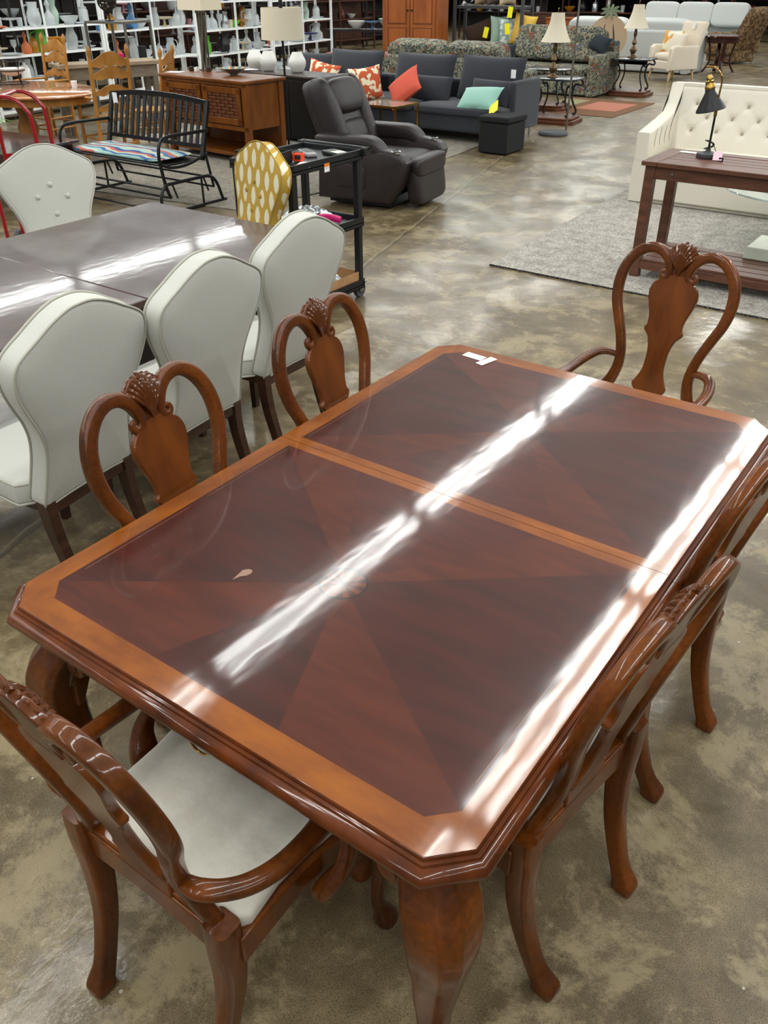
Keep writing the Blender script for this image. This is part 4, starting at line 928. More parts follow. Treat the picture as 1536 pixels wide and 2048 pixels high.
# ---------------------------------------------------------------- cabinet
def cabinet():
    t = thing('cabinet', 'amber wooden cabinet with two woven-panel doors behind the glider bench', 'cabinet', (-6.52, 7.22, 0), R(-4))
    X, Y, Z = .74, .30, .90
    b = MB(); b.box(-X-.03, X+.03, -Y-.03, Y+.03, Z-.035, Z); obj('top', b, cab_wood, t, bev=.01, seg=3)
    b = MB(); b.box(-X+.02, X-.02, -Y+.02, Y-.01, .38, Z-.035); b.box(-X+.02, X-.02, -Y+.02, Y-.01, .08, .12); b.box(-X+.06, X-.06, Y-.03, Y-.01, .12, .38); b.box(-.025, .025, -Y+.0, -Y+.02, .42, Z-.05); b.box(-X, X, -Y, -Y+.02, .37, .42); b.box(-X, X, -Y, -Y+.02, Z-.075, Z-.035); obj('body', b, cab_wood, t, bev=.004)
    for x in (-1, 1):
        for y in (-1, 1): b = MB(); b.box(x*X-.035*(x > 0)*2, x*X+.035*(x < 0)*2, y*Y-.035*(y > 0)*2, y*Y+.035*(y < 0)*2, 0, Z-.035); obj('leg', b, cab_wood, t, bev=.004)
    for sg in (-1, 1):
        x0, x1 = (-X+.08, -.03) if sg < 0 else (.03, X-.08)
        b = MB()
        for a in ((x0, x1, .43, .50), (x0, x1, Z-.145, Z-.08), (x0, x0+.065, .43, Z-.08), (x1-.065, x1, .43, Z-.08)): b.box(a[0], a[1], -Y-.018, -Y+.0, a[2], a[3])
        d = obj('door', b, cab_wood, t, bev=.004)
        b = MB(); n = 7; m_ = 7
        for i in range(n):
            for j in range(m_):
                w_, h_ = (x1-x0-.13)/n, (Z-.645)/m_; xx = x0+.065+i*w_; zz = .50+j*h_
                b.box(xx+.003, xx+w_-.003, -Y-.012+(.006 if (i+j) % 2 else 0), -Y, zz+.003, zz+h_-.003)
        obj('woven_panel', b, wicker, d, bev=.004)
        b = MB(); b.sq(((x1-.03) if sg < 0 else (x0+.03), -Y-.028, .66), (.012, .014, .012), e=1, nu=12, nv=8); obj('door_knob', b, black_mt, d)
cabinet()
t = thing('bowl', 'shallow multicoloured striped bowl on the amber cabinet', 'bowl', (-6.38, 7.30, .90))
def colrings(cols):
    return [flat('glaze_'+c, c, rough=.3) for c in cols]
b = MB(); pr = [(.04, 0), (.05, .012), (.10, .035), (.155, .07)]
b.lathe(pr, n=36, cap=False); obj('bowl_body', b, flat('grey_glaze', '6f7070', rough=.3), t)
b = MB(); cs = ['b93a2c', 'd2a53a', '2f8a8a', '3a5f9a', '6d9a4a', 'c2702a', '274a6a']
for k in range(36):
    a0, a1 = 2*PI*k/36, 2*PI*(k+1)/36
    b.add([(.03*math.cos(a0), .03*math.sin(a0), .012), (.16*math.cos(a0), .16*math.sin(a0), .074), (.16*math.cos(a1), .16*math.sin(a1), .074), (.03*math.cos(a1), .03*math.sin(a1), .012)], [(0, 1, 2, 3)], k % 7)
b.lathe([(0, .012), (.03, .012)], n=36, mi=2); obj('painted_inside', b, colrings(cs), t)
t = thing('platter', 'large pale glass platter on the back of the amber cabinet', 'plate', (-6.62, 7.62, .945), R(10))
b = MB(); b.lathe([(0, 0), (.14, 0), (.27, .02), (.28, .03), (.27, .032), (.14, .01), (0, .01)], n=40, sx=1.1, sy=.35); obj('platter_body', b, mat('pale_glaze', 'b6b4bc', rough=.15), t); t.location.z = .9
t = thing('table_lamp', 'table lamp with square cream shade on bundled grey stems on the amber cabinet', 'lamp', (-7.05, 7.50, .90), R(-4))
b = MB()
for i in range(9):
    a = i*2.4; r = .022+.012*(i % 3); b.sweep(cat([(r*1.3*math.cos(a), r*1.3*math.sin(a), .0), (r*math.cos(a+.6), r*math.sin(a+.6), .30), (r*1.3*math.cos(a+1), r*1.3*math.sin(a+1), .62)], 5), .011, n=8)
obj('stem', b, mat('driftwood_grey', '4c463c', '6e675a', (30, 30, 6), rough=.6), t)
b = MB(); b.box(-.07, .07, -.05, .05, 0, .012); obj('base', b, grey_mt, t); b = MB(); b.box(-.05, .05, -.04, .04, .61, .64); obj('stem_cap', b, grey_mt, t); b = MB(); b.beam((-.20, 0, .9), (.20, 0, .9), .005, .005); b.sweep([(0, 0, .64), (0, 0, .91)], .006, n=8); obj('shade_holder', b, grey_mt, t)
b = MB(); a, c = .215, .16; z0, z1 = .645, .93
b.add([(-a, -c, z0), (a, -c, z0), (a, c, z0), (-a, c, z0), (-a*.95, -c*.95, z1), (a*.95, -c*.95, z1), (a*.95, c*.95, z1), (-a*.95, c*.95, z1)], [(0, 1, 5, 4), (1, 2, 6, 5), (2, 3, 7, 6), (3, 0, 4, 7)]); obj('lamp_shade', b, shade, t, smooth=False)
for i, (x, y, m__, lb) in enumerate(((-7.16, 7.36, walnut, 'small dark cube candle holder left of the lamp stem on the amber cabinet'), (-6.90, 7.40, walnut, 'small dark cube candle holder right of the lamp stem on the amber cabinet'), (-7.04, 7.33, white_cer, 'small white cube votive in front of the lamp stem on the amber cabinet'), (-6.80, 7.46, glassware, 'small glass votive right of the cubes on the amber cabinet'))):
    b = MB(); b.box(-.022, .022, -.022, .022, 0, .045); b.lathe([(0, .045), (.014, .045), (.014, .05), (0, .05)], n=10); o = obj('candle_holder', b, m__, bev=.003); o.location = (x, y, .9); tag(o, lb, 'candle holder')
b = MB(); b.box(-.10, .10, -.07, .07, 0, .004); o = obj('paper_sheet', b, paper, rz=.3); o.location = (-7.22, 7.14, .9); tag(o, 'pale paper lying at the left corner of the amber cabinet top', 'paper')
# black credenza with three vases
t = thing('credenza', 'black cabinet with dark top holding three white textured vases', 'cabinet', (-6.75, 8.72, 0), R(-3))
b = MB(); b.box(-.85, .85, -.27, .27, .04, .775); obj('body', b, flat('black_lacquer', '0d0d0e', rough=.4), t, bev=.006); b = MB(); b.box(-.88, .88, -.29, .29, .775, .80); obj('top', b, mat('dark_top', '3a312c', '4a403a', (5, 30, 30), rough=.2), t, bev=.004)
for i, s in enumerate((-.45, 0., .45)):
    b = MB(); b.box(s-.40*.55, s+.40*.55, -.277, -.27, .08, .74); obj('door', b, flat('black_lacquer', '0d0d0e', rough=.4), t, bev=.004)
def vase(x, y, lb):
    o = MB(); pr = cat([(.0, 0), (.055, 0), (.085, .03), (.112, .09), (.110, .14), (.085, .19), (.062, .235)], 5); b = MB(); n = 40
    pr2 = pr+[(.054, .235), (.05, .19), (0, .15)]
    b.lathe(pr2, n=n); v_ = []
    for (x_, y_, z_) in b.v:
        r = math.hypot(x_, y_); a = math.atan2(y_, x_)
        f = 1+.018*math.sin(a*11+z_*95)*math.sin(a*7-z_*120) if r > .058 and z_ > .01 else 1
        v_.append((x_*f, y_*f, z_))
    b.v = v_; o = obj('vase', b, white_cer); o.location = (x, y, .8); tag(o, lb, 'vase', 'three white textured vases on the black credenza')
vase(-7.42, 8.78, 'white textured egg-shaped vase, leftmost of three on the black credenza')
vase(-7.12, 8.72, 'white textured egg-shaped vase, middle of three, behind the lamp pole')
vase(-6.66, 8.78, 'white textured egg-shaped vase, rightmost of three on the black credenza')

# ---------------------------------------------------------------- ladder-back chairs and oval oak table
def ladder(name, label, arms):
    t = thing(name, label, 'chair', group='golden oak ladder-back chairs around the oval oak table')
    for sg in (-1, 1):
        pr = [(.0, 0), (.016, 0), (.020, .02), (.022, .3), (.018, .42), (.022, .45), (.022, .60), (.019, .62), (.023, .65), (.022, .80), (.019, .82), (.023, .85), (.021, 1.02), (.014, 1.05), (.022, 1.07), (.026, 1.10), (.020, 1.135), (.006, 1.16), (0, 1.16)]
        b = MB(); b.lathe(pr, n=14); b.v = [(x+sg*.225, y-.10*max(0, z-.45), z) for x, y, z in b.v]; obj('back_post', b, oak, t)
        b = MB(); b.lathe([(0, 0), (.015, 0), (.02, .1), (.023, .25), (.018, .36), (.022, .43), (.022, .46 if not arms else .66), (0, .66 if arms else .46)], n=14); b.v = [(x+sg*.25, y+.42, z) for x, y, z in b.v]; obj('front_leg', b, oak, t)
        if arms: b = MB(); b.sweep(cat([(sg*.225, -.02, .665), (sg*.25, .15, .668), (sg*.262, .35, .672), (sg*.262, .46, .668)], 5), (.028, .012), N=(0, 0, 1), n=10); obj('arm', b, oak, t)
    for k, z in enumerate((.56, .72, .88, 1.0)[:4]):
        h = .035+.008*k; out = [(-.215, z-h*.6), (-.12, z-h*.9), (-.06, z-h*.4), (0, z-h*.8), (.06, z-h*.4), (.12, z-h*.9), (.215, z-h*.6), (.215, z+h*.2), (.15, z+h*.7), (.07, z+h*1.5), (0, z+h*1.7), (-.07, z+h*1.5), (-.15, z+h*.7), (-.215, z+h*.2)]
        b = MB(); b.prism(out, lambda a, c, d: (a, -.10*max(0, c-.45)-.03*(1-(a/.225)**2)+d, c), -.006, .006, rings=1); obj('ladder_slat', b, oak, t)
    b = MB(); o2 = [(-.20, .0), (.20, .0), (.245, .42), (-.245, .42)]; b.prism(cat(o2, 1, True), lambda a, c, d: (a, c, d), .43, .462, bev=.010, rings=3, bulge=-.006); obj('rush_seat', b, mat('woven_rush', '8a5f2c', 'a87a42', (60, 8, 60), rough=.8), t)
    b = MB()
    for z in (.14, .26):
        for sg in (-1, 1): b.sweep([(sg*.225, 0, z), (sg*.25, .42, z)], .011, n=8)
        b.sweep([(-.25, .42, z), (.25, .42, z)], .011, n=8)
    b.sweep([(-.225, 0, .2), (.225, 0, .2)], .011, n=8); obj('rung', b, oak, t)
    return t
l1 = ladder('ladder_back_chair', 'golden oak ladder-back armchair just left of the glider bench back', True)
l1.location = (-7.22, 6.15, 0); l1.rotation_euler = (0, 0, PI-.25-PI/2); l1.scale = (1, 1, 1.08)
G2 = 'golden oak ladder-back chairs around the oval oak table'
dup(l1, (-9.45, 7.0, 0), PI+.05, 'golden oak ladder-back armchair on the far side of the oval oak table')
l3 = ladder('ladder_back_chair', 'golden oak ladder-back chair at the left picture edge beside the oval oak table', False); l3.location = (-9.9, 5.4, 0); l3.rotation_euler = (0, 0, -PI/2-.2)
dup(l3, (-8.3, 4.75, 0), -.15, 'golden oak ladder-back chair behind the red hand truck, back to the camera')
dup(l3, (-7.55, 7.25, 0), PI/2+.5, 'golden oak ladder-back chair behind the armchair beside the glider bench')
t = thing('dining_table', 'oval golden oak table on turned legs behind the red hand truck', 'table', (-8.55, 5.85, 0))
b = MB(); b.lathe([(0, .725), (.98, .725), (1.0, .735), (1.0, .745), (.985, .755), (0, .755)], n=60, sx=1.12, sy=.74); obj('tabletop', b, mat('oak_top', '9a6238', 'b67c50', (3, 20, 3), rough=.15, coat=.5), t)
b = MB(); b.lathe([(.90, .64), (.90, .724), (.87, .724), (.87, .64)], n=60, sx=1.12, sy=.72); obj('apron', b, oak, t)
b = MB(); b.lathe([(0, .05), (.10, .05), (.16, .10), (.10, .20), (.13, .32), (.08, .45), (.12, .58), (.2, .65), (0, .65)], n=24); pd = obj('pedestal', b, oak, t)
for k in range(4):
    a = PI/4+k*PI/2; b = MB(); b.sweep(cat([(.08*math.cos(a), .08*math.sin(a), .18), (.3*math.cos(a), .3*math.sin(a), .15), (.55*math.cos(a), .5*math.sin(a), .03)], 4), (.04, .03), N=(0, 0, 1), n=8); obj('foot', b, oak, t)
t = thing('fruit_stand', 'black wire stand holding a white bowl on the oval oak table', 'stand', (-8.95, 6.05, .755))
b = MB(); 
for z, r in ((.02, .17), (.16, .15), (.27, .18)): b.sweep([(r*math.cos(k*PI/12), r*math.sin(k*PI/12), z) for k in range(24)], .006, closed=True, n=6)
for k in range(3): a = k*2.1; b.sweep(cat([(.17*math.cos(a), .17*math.sin(a), .0), (.13*math.cos(a), .13*math.sin(a), .14), (.18*math.cos(a), .18*math.sin(a), .27)], 4), .006, n=6)
obj('wire_frame', b, black_mt, t); b = MB(); b.lathe([(.05, .10), (.12, .13), (.15, .185), (.14, .185), (.1, .14), (0, .12)], n=24); obj('bowl', b, white_cer, t)
def turned(name, lb, ct, prof, m_, loc, n=20, group=None):
    b = MB(); b.lathe(prof, n=n); o = obj(name, b, m_); o.location = loc; return tag(o, lb, ct, group)
amber = mat('amber_glass', 'c98a1c', rough=.15, trans=.4, spec=.8, bump=.4, bsc=25)
turned('goblet', 'large amber glass goblet standing behind the oval oak table', 'goblet', [(0, 0), (.06, 0), (.02, .02), (.018, .10), (.05, .14), (.09, .20), (.12, .32), (.112, .32), (.08, .2), (0, .13)], amber, (-9.54, 7.20, .88))
turned('votive_cup', 'white paper cup near the right end of the oval oak table', 'cup', [(0, 0), (.03, 0), (.038, .07), (0, .07)], paper, (-8.1, 6.3, .755))
# stone-top console behind the oak set
t = thing('console_table', 'weathered beige sideboard behind the oval oak table', 'table', (-9.35, 7.75, 0), R(70))
b = MB(); b.box(-.7, .75, -.24, .24, .83, .88); obj('top', b, mat('weathered_wood', '8d7a63', 'a39079', (4, 20, 20), rough=.6), t, bev=.006); b = MB(); b.box(-.66, .70, -.2, .2, .68, .83); obj('apron', b, mat('weathered_wood_b', '6d6153', '867866', (4, 20, 20), rough=.7), t)
for x in (-.62, .66):
    for y in (-.17, .17): b = MB(); b.box(x-.035, x+.035, y-.035, y+.035, 0, .68, tp=-.0); obj('leg', b, mat('weathered_wood_b', '6d6153', rough=.7), t)
# etagere
t = thing('metal_etagere', 'tall grey metal stand with a dark ball sculpture on top, among the white racks', 'stand', (-10.15, 8.75, 0), R(12))
b = MB(); X, Y, H_ = .36, .30, 1.32
for z in (H_, .72): 
    for s in (-1, 1): b.box(-X, X, s*Y-.015, s*Y+.015, z-.03, z); b.box(s*X-.015, s*X+.015, -Y, Y, z-.03, z)
obj('frame', b, grey_mt, t)
for z in (H_, .72): b = MB(); b.box(-X+.015, X-.015, -Y+.015, Y-.015, z-.016, z-.004); obj('shelf', b, ltgrey if z < 1 else grey_mt, t)
for x in (-1, 1):
    for y in (-1, 1): b = MB(); b.box(x*X-.015, x*X+.015, y*Y-.015, y*Y+.015, 0, H_-.03); obj('leg', b, grey_mt, t)
t = thing('ball_sculpture', 'dark openwork ball on a slim stem standing on the grey metal stand', 'sculpture', (-10.2, 8.65, H_))
b = MB(); b.lathe([(0, 0), (.07, 0), (.07, .01), (.012, .02), (.012, .12), (0, .12)], n=18); obj('stem', b, black_mt, t)
b = MB()
for i in range(9):
    M_ = Mx(('Z', i*.7), ('X', i*1.1)); b.sweep([M_ @ Vector((.13*math.cos(k*PI/12), .13*math.sin(k*PI/12), 0))+Vector((0, 0, .25)) for k in range(24)], .012, closed=True, n=6)
obj('woven_ball', b, mat('dark_bronze', '2e241c', rough=.4, metal=.6), t)
turned('cup', 'bright pink tumbler on the lower shelf of the grey metal stand', 'cup', [(0, 0), (.045, 0), (.062, .17), (.056, .17), (0, .02)], flat('pink_glaze', 'd81a72', rough=.4), (-10.05, 8.62, .722), 24)
turned('canister', 'black canister beside the pink tumbler on the grey metal stand', 'canister', [(0, 0), (.06, 0), (.06, .26), (0, .26)], black_pl, (-9.92, 8.95, .722), 24)
turned('bowl', 'cream bowl on the lower shelf of the grey metal stand', 'bowl', [(0, 0), (.05, 0), (.10, .09), (.094, .09), (0, .02)], cream_f, (-10.32, 8.62, .722), 24)

# ---------------------------------------------------------------- red hand truck and dark side table
t = thing('side_table', 'dark cherry side table with polished top at the left picture edge', 'table', (-6.75, 4.40, 0), R(6))
dk = mat('dark_cherry', '24100c', '3a1a12', (4, 20, 20), rough=.15, coat=.6)
b = MB(); b.box(-.75, .62, -.55, .38, .50, .53); obj('tabletop', b, dk, t, bev=.008, seg=3); b = MB(); b.box(-.70, .57, -.50, .33, .38, .50); obj('apron', b, dk, t, bev=.004)
for x in (-.66, .53):
    for y in (-.46, .29): b = MB(); b.sweep([(x, y, .5), (x, y, 0)], [.04, .022], N=(0, 1, 0), n=4, sq=True); obj('leg', b, dk, t)
t = thing('hand_truck', 'red tubular steel hand truck standing behind the tufted cream chair', 'hand truck', (-4.80, 3.38, 0), R(38))
for y, nm in ((0.0, 0), (-.34, 1)):
    b = MB(); w_ = .19; pts = [(-w_, y, .10), (-w_, y, .95), (-w_*.85, y-.0, 1.09), (-w_*.45, y, 1.16), (0, y, 1.175), (w_*.45, y, 1.16), (w_*.85, y, 1.09), (w_, y, .95), (w_, y, .10)]
    b.sweep(cat(pts, 6), .0145, n=12); obj('tube_frame', b, red_mt, t)
b = MB(); b.sweep([(0, 0, 1.175), (0, -.34, 1.175)], .0145, n=12); obj('top_bar', b, red_mt, t)
b = MB()
for z in (.25, .5, .72): b.box(-.19, .19, -.008, .008, z-.02, z+.02)
obj('cross_bar', b, red_mt, t); b = MB(); b.box(-.22, .22, -.36, .02, .08, .095); obj('toe_plate', b, red_mt, t)
for s in (-1, 1): b = MB(); b.lathe([(0, -.02), (.07, -.02), (.08, 0), (.07, .02), (0, .02)], (s*.24, .02, .08), 20, ax='X'); obj('wheel', b, rubber, t)
t = thing('potted_plant', 'small green leafy plant at the left picture edge on the dark side table', 'plant', (-7.05, 4.45, .53))
b = MB()
for k in range(12):
    a = k*.55; r = .09+.03*(k % 3); b.sweep(cat([(0, 0, .08), (r*.5*math.cos(a), r*.5*math.sin(a), .16), (r*math.cos(a)*1.6, r*math.sin(a)*1.6, .12)], 4), [(.001+.022*math.sin(PI*i/8), .002) for i in range(9)], N=(0, 0, 1), n=6)
obj('leaves', b, flat('leaf_green', '5f9a32', rough=.5), t); b = MB(); b.lathe([(0, 0), (.05, 0), (.065, .09), (0, .09)], n=18); obj('pot', b, white_cer, t)
# ---------------------------------------------------------------- white wire racks with glassware
cols_ = {'clear': glassware, 'white': white_cer, 'pale green': flat('pale_green_glaze', 'a9bfae', rough=.25), 'blue': flat('blue_glaze', '4f7fae', rough=.2), 'black': flat('black_glaze', '1c1c1e', rough=.3), 'amber': amber, 'pink': flat('soft_pink_glaze', 'c98a92', rough=.3), 'brown': flat('brown_glaze', '5a3020', rough=.35), 'lime green': flat('lime_glaze', '5fb034', rough=.3), 'orange': flat('orange_glaze', 'c56a38', rough=.4), 'silver': mat('silver_ware', 'b9bcc0', rough=.2, metal=.8), 'navy': flat('navy_glaze', '1c2468', rough=.3), 'beige': flat('beige_glaze', 'c4b79c', rough=.5)}
kinds = {'bowl': [(0, 0), (.05, 0), (.06, .01), (.12, .07), (.14, .11), (.13, .11), (.1, .06), (0, .015)],
 'vase': [(0, 0), (.05, 0), (.07, .06), (.075, .14), (.045, .22), (.06, .29), (.052, .29), (.035, .22), (0, .10)],
 'pitcher': [(0, 0), (.06, 0), (.085, .06), (.08, .14), (.055, .20), (.065, .26), (.058, .26), (.045, .2), (0, .10)],
 'goblet': [(0, 0), (.045, 0), (.01, .012), (.008, .08), (.04, .12), (.045, .19), (.04, .19), (.03, .12), (0, .09)],
 'jar': [(0, 0), (.06, 0), (.065, .02), (.065, .15), (.05, .17), (.055, .19), (.02, .2), (.02, .23), (0, .23)],
 'plate': [(0, .0), (.08, 0), (.15, .02), (.15, .026), (.08, .01), (0, .01)],
 'cake stand': [(0, 0), (.07, 0), (.02, .02), (.015, .09), (.14, .11), (.145, .125), (0, .12)],
 'decanter': [(0, 0), (.06, 0), (.08, .04), (.07, .11), (.02, .17), (.02, .22), (.035, .24), (.01, .30), (0, .30)],
 'tumbler': [(0, 0), (.035, 0), (.042, .12), (.037, .12), (0, .02)]}
meshes = {}
def ware(kind, col, loc, label, s=1, group=None, sy=1):
    key = (kind, col)
    if key not in meshes:
        b = MB(); b.lathe(kinds[kind], n=16)
        if kind == 'pitcher': b.sweep(cat([(.06, 0, .23), (.12, 0, .21), (.12, 0, .12), (.08, 0, .08)], 4), .008, n=6)
        o = obj(kind.replace(' ', '_'), b, cols_[col]); meshes[key] = o
    else: o = meshes[key].copy(); C.objects.link(o)
    o.location = loc; o.scale = (s, s, s); o.rotation_euler = (0, 0, random.uniform(0, 6)); return tag(o, label, kind, group)
rr = random.Random(11)
DX, DY = -.119, .993
def rackpt(s, off=0): return (-11.81+DX*(s)-DY*off*1.0, 10.83+DY*s+DX*off)
bayname = ['leftmost', 'second', 'third', 'fourth', 'rightmost']
shn = ['bottom', 'lower', 'middle', 'upper', 'top']
ANG = math.atan2(DY, DX)
LV = [(.12, .58, 1.02, 1.45, 1.9), (.12, .50, .86, 1.22, 1.9), (.12, .61, 1.09, 1.52, 1.9), (.12, .56, .98, 1.45, 1.9), (.12, .60, 1.02, 1.42, 1.9)]
pal = ['clear']*22+['white', 'pale green', 'silver', 'amber', 'blue', 'lime green', 'orange', 'navy', 'black', 'beige']
for bay in range(5):
    s0 = -6.0+2.42*bay; L_ = 2.36
    x, y = rackpt(s0)
    t = thing('wire_rack', 'white wire display rack of glassware, %s of the row behind the oak chairs and cabinet' % bayname[bay], 'rack', (x, y, 0), ANG)
    D = .42
    for i in range(3):
        for d in (0, D):
            b = MB(); xx = i*L_/2; w_ = .022 if i != 1 else .013; b.box(xx-w_, xx+w_, d-w_, d+w_, 0, 2.05); obj('post', b, white_mt, t)
    for li, z in enumerate(LV[bay]):
        b = MB(); b.box(0, L_, -.012, .012, z-.028, z); b.box(0, L_, D-.012, D+.012, z-.028, z); b.box(0, .02, 0, D, z-.02, z); b.box(L_-.02, L_, 0, D, z-.02, z); b.box(.02, L_-.02, .012, D-.012, z-.008, z-.002)
        obj('shelf', b, white_mt, t)
    for fx in (.25, .75):
        b = MB(); b.box(fx*L_-.006, fx*L_+.006, D-.006, D+.006, 0, 2.05); obj('back_wire', b, white_mt, t)
    for li in range(4):
        ks = list(kinds); rr.shuffle(ks); used = set(); n = 12 if bay in (1, 2, 3) else 9
        for k in range(n):
            kd = ks[k % len(ks)]; cl = rr.choice(pal) if k < len(ks) else 'clear'
            if li == 0 and rr.random() < .5: continue
            s = s0+.16+(L_-.32)*k/(n-1)
            px_, py_ = rackpt(s, .10+.2*rr.random())
            ware(kd, cl, (px_, py_, LV[bay][li]), '%s %s on the %s half of the %s shelf, %s white rack' % (cl, kd, 'left' if k < n/2 else 'right', shn[li], bayname[bay]), rr.uniform(.9, 1.35))

# ---------------------------------------------------------------- dark display shelving and furniture far behind
blk = mat('black_display_wood', '15110f', '241a16', (4, 4, 20), rough=.5)
brn = mat('brown_display_wood', '3a1f15', '54301f', (4, 4, 20), rough=.4)
def display(x, y, rz, w_, h_, lv, m_, label, name='display_shelf', ct='shelf', back=False):
    t = thing(name, label, ct, (x, y, 0), rz); d = .45
    for sx in (0, w_/2, w_):
        for sy in (0, d): b = MB(); b.box(sx-.02, sx+.02, sy-.02, sy+.02, 0, h_); obj('post', b, m_, t)
    for z in lv: b = MB(); b.box(0, w_, 0, d, z-.03, z); obj('shelf', b, m_, t, bev=0)
    if back: b = MB(); b.box(0, w_, d+.02, d+.03, .1, h_); obj('back_panel', b, m_, t)
    return t
def place_on(x, y, rz, w_, z, n, where, seed, pal_, smin=.9, smax=1.5):
    r_ = random.Random(seed); ks = list(kinds); r_.shuffle(ks); c, s = math.cos(rz), math.sin(rz)
    for k in range(n):
        u = .15+(w_-.3)*k/max(1, n-1); v = .12+.2*r_.random()
        kd = ks[k % len(ks)]; cl = r_.choice(pal_) if k < len(ks) else r_.choice([q for q in pal_])
        ware(kd, cl, (x+u*c-v*s, y+u*s+v*c, z), '%s %s %s' % (cl, kd, where), r_.uniform(smin, smax))
P2 = ['clear', 'white', 'brown', 'silver', 'amber', 'black', 'beige', 'pink', 'clear', 'clear']
units = [(-14.0, 9.5, 1.45, 2.6, 'furthest left'), (-14.4, 12.6, 1.45, 2.6, 'second from the left'), (-14.9, 15.8, 1.45, 2.6, 'behind the square-shaded lamp'), (-15.4, 19.2, 1.45, 2.8, 'behind the drum-shaded lamp'), (-15.8, 22.6, 1.45, 2.8, 'left of the pine armoire')]
for i, (x, y, a, w_, wh) in enumerate(units):
    lv = (.30, .80, 1.25, 1.7)
    display(x, y, a, w_, 1.9, lv, blk if i % 2 == 0 else brn, 'dark wooden display shelf beyond the white racks, %s' % wh, back=True)
    for li, z in enumerate(lv[1:3]): place_on(x, y, a, w_, z, 6, 'on the %s of the dark shelf %s' % (('middle board', 'upper board')[li], wh), 50+i*3+li, P2)
units2 = [(-15.5, 27.5, 0, 3.0, 'behind the pillow shelf'), (-12.2, 28.5, 0, 3.0, 'behind the two floral seats'), (-8.9, 30.5, 0, 3.0, 'behind the grey sofas'), (-5.6, 31.5, 0, 3.2, 'at the upper right corner')]
for i, (x, y, a, w_, wh) in enumerate(units2):
    lv = (.35, .8, 1.2); display(x, y, a, w_, 1.6, lv, brn if i % 2 else blk, 'dark display table with shelves far back, %s' % wh, back=i < 1)
    place_on(x, y, a, w_, .8, 7, 'on the far dark display %s' % wh, 90+i, P2, 1.1, 1.9); place_on(x, y, a, w_, 1.2, 6, 'on top of the far dark display %s' % wh, 190+i, P2, 1.1, 1.8)
# black bar stools seen through the racks
def stool(x, y, rz, lb, first=[None]):
    if first[0] is None:
        t = thing('bar_stool', lb, 'stool', (x, y, 0), rz, 'black bar stools beyond the white racks'); b = MB(); b.box(-.2, .2, -.2, .2, .62, .68); obj('seat', b, blk, t, bev=.01)
        for sx in (-1, 1):
            for sy in (-1, 1): b = MB(); b.sweep([(sx*.17, sy*.17, .62), (sx*.2, sy*.2, 0)], .018, N=(0, 1, 0), n=4, sq=True); obj('leg', b, blk, t)
        b = MB()
        for z in (.2, .4): b.sweep([(-.19, -.19, z), (.19, -.19, z), (.19, .19, z), (-.19, .19, z)], .012, closed=True, n=6)
        obj('stretcher', b, blk, t); first[0] = t
    else: dup(first[0], (x, y, 0), rz, lb)
for i, (x, y, lb) in enumerate(((-13.0, 11.2, 'left of the square-shaded lamp'), (-13.1, 12.3, 'just right of the square-shaded lamp stem'), (-13.2, 13.4, 'left of the drum-shaded lamp'), (-13.3, 14.5, 'below the drum shade'), (-13.5, 15.8, 'right of the drum-shaded lamp'))):
    stool(x, y, .2*i, 'black wooden bar stool seen through the white racks, %s' % lb)
t = thing('console_table', 'long black console table beyond the white racks, left of the pine armoire', 'table', (-12.0, 17.6, 0), R(20))
b = MB(); b.box(-1.0, 1.0, -.25, .25, .74, .78); obj('top', b, blk, t)
for x in (-.95, .95):
    for y in (-.2, .2): b = MB(); b.box(x-.03, x+.03, y-.03, y+.03, 0, .74); obj('leg', b, blk, t)
ware('bowl', 'pale green', (-11.5, 17.75, .78), 'large pale green glass bowl on the black console left of the pine armoire', 2.0)
ware('bowl', 'white', (-12.3, 17.5, .78), 'white scalloped bowl on the black console left of the pine armoire', 1.5)
ware('cake stand', 'blue', (-11.9, 17.6, .78), 'pale blue cake plate between the two bowls on the black console', 1.3)
# ---------------------------------------------------------------- pine armoire, small table, pillow rack
t = thing('armoire', 'tall reddish pine armoire with two panelled doors at the top of the picture', 'armoire', (-9.75, 16.2, 0), R(14))
b = MB(); b.box(-.62, .62, -.32, .32, .05, 2.1); b.box(-.66, .66, -.36, .34, 0, .09); obj('body', b, pine, t, bev=.006)
for sg in (-1, 1):
    x0, x1 = (-.55, -.01) if sg < 0 else (.01, .55)
    b = MB(); b.box(x0, x1, -.345, -.32, .15, 2.0); d = obj('door', b, pine, t, bev=.004)
    for z0, z1 in ((.22, .92), (1.02, 1.92)):
        b = MB(); b.box(x0+.08, x1-.08, -.355, -.344, z0, z1, tp=.0); obj('door_panel', b, pine, d, bev=.008)
        b = MB(); 
        for a in ((x0+.065, x1-.065, z0-.02, z0-.004), (x0+.065, x1-.065, z1+.004, z1+.02), (x0+.06, x0+.075, z0-.02, z1+.02), (x1-.075, x1-.06, z0-.02, z1+.02)): b.box(a[0], a[1], -.352, -.344, a[2], a[3])
        obj('panel_moulding', b, mat('dark_pine', '6e3613', rough=.35), d)
    b = MB(); b.sq((sg*.045, -.37, 1.25), (.02, .02, .02), e=1, nu=12, nv=8); obj('door_knob', b, black_mt, d)
t = thing('side_table', 'low reddish pine table behind the left end of the charcoal sofa', 'table', (-8.45, 12.6, 0), R(5))
b = MB(); b.box(-.55, .55, -.35, .35, .70, .735); obj('tabletop', b, pine, t, bev=.006)
for x in (-.5, .5):
    for y in (-.3, .3): b = MB(); b.box(x-.03, x+.03, y-.03, y+.03, 0, .70); obj('leg', b, pine, t)
t = thing('pillow_rack', 'dark grey metal shelf stacked with pillows right of the pine armoire', 'shelf', (-9.40, 17.2, 0), R(6))
gm = mat('dark_grey_metal', '3b3c3f', rough=.5)
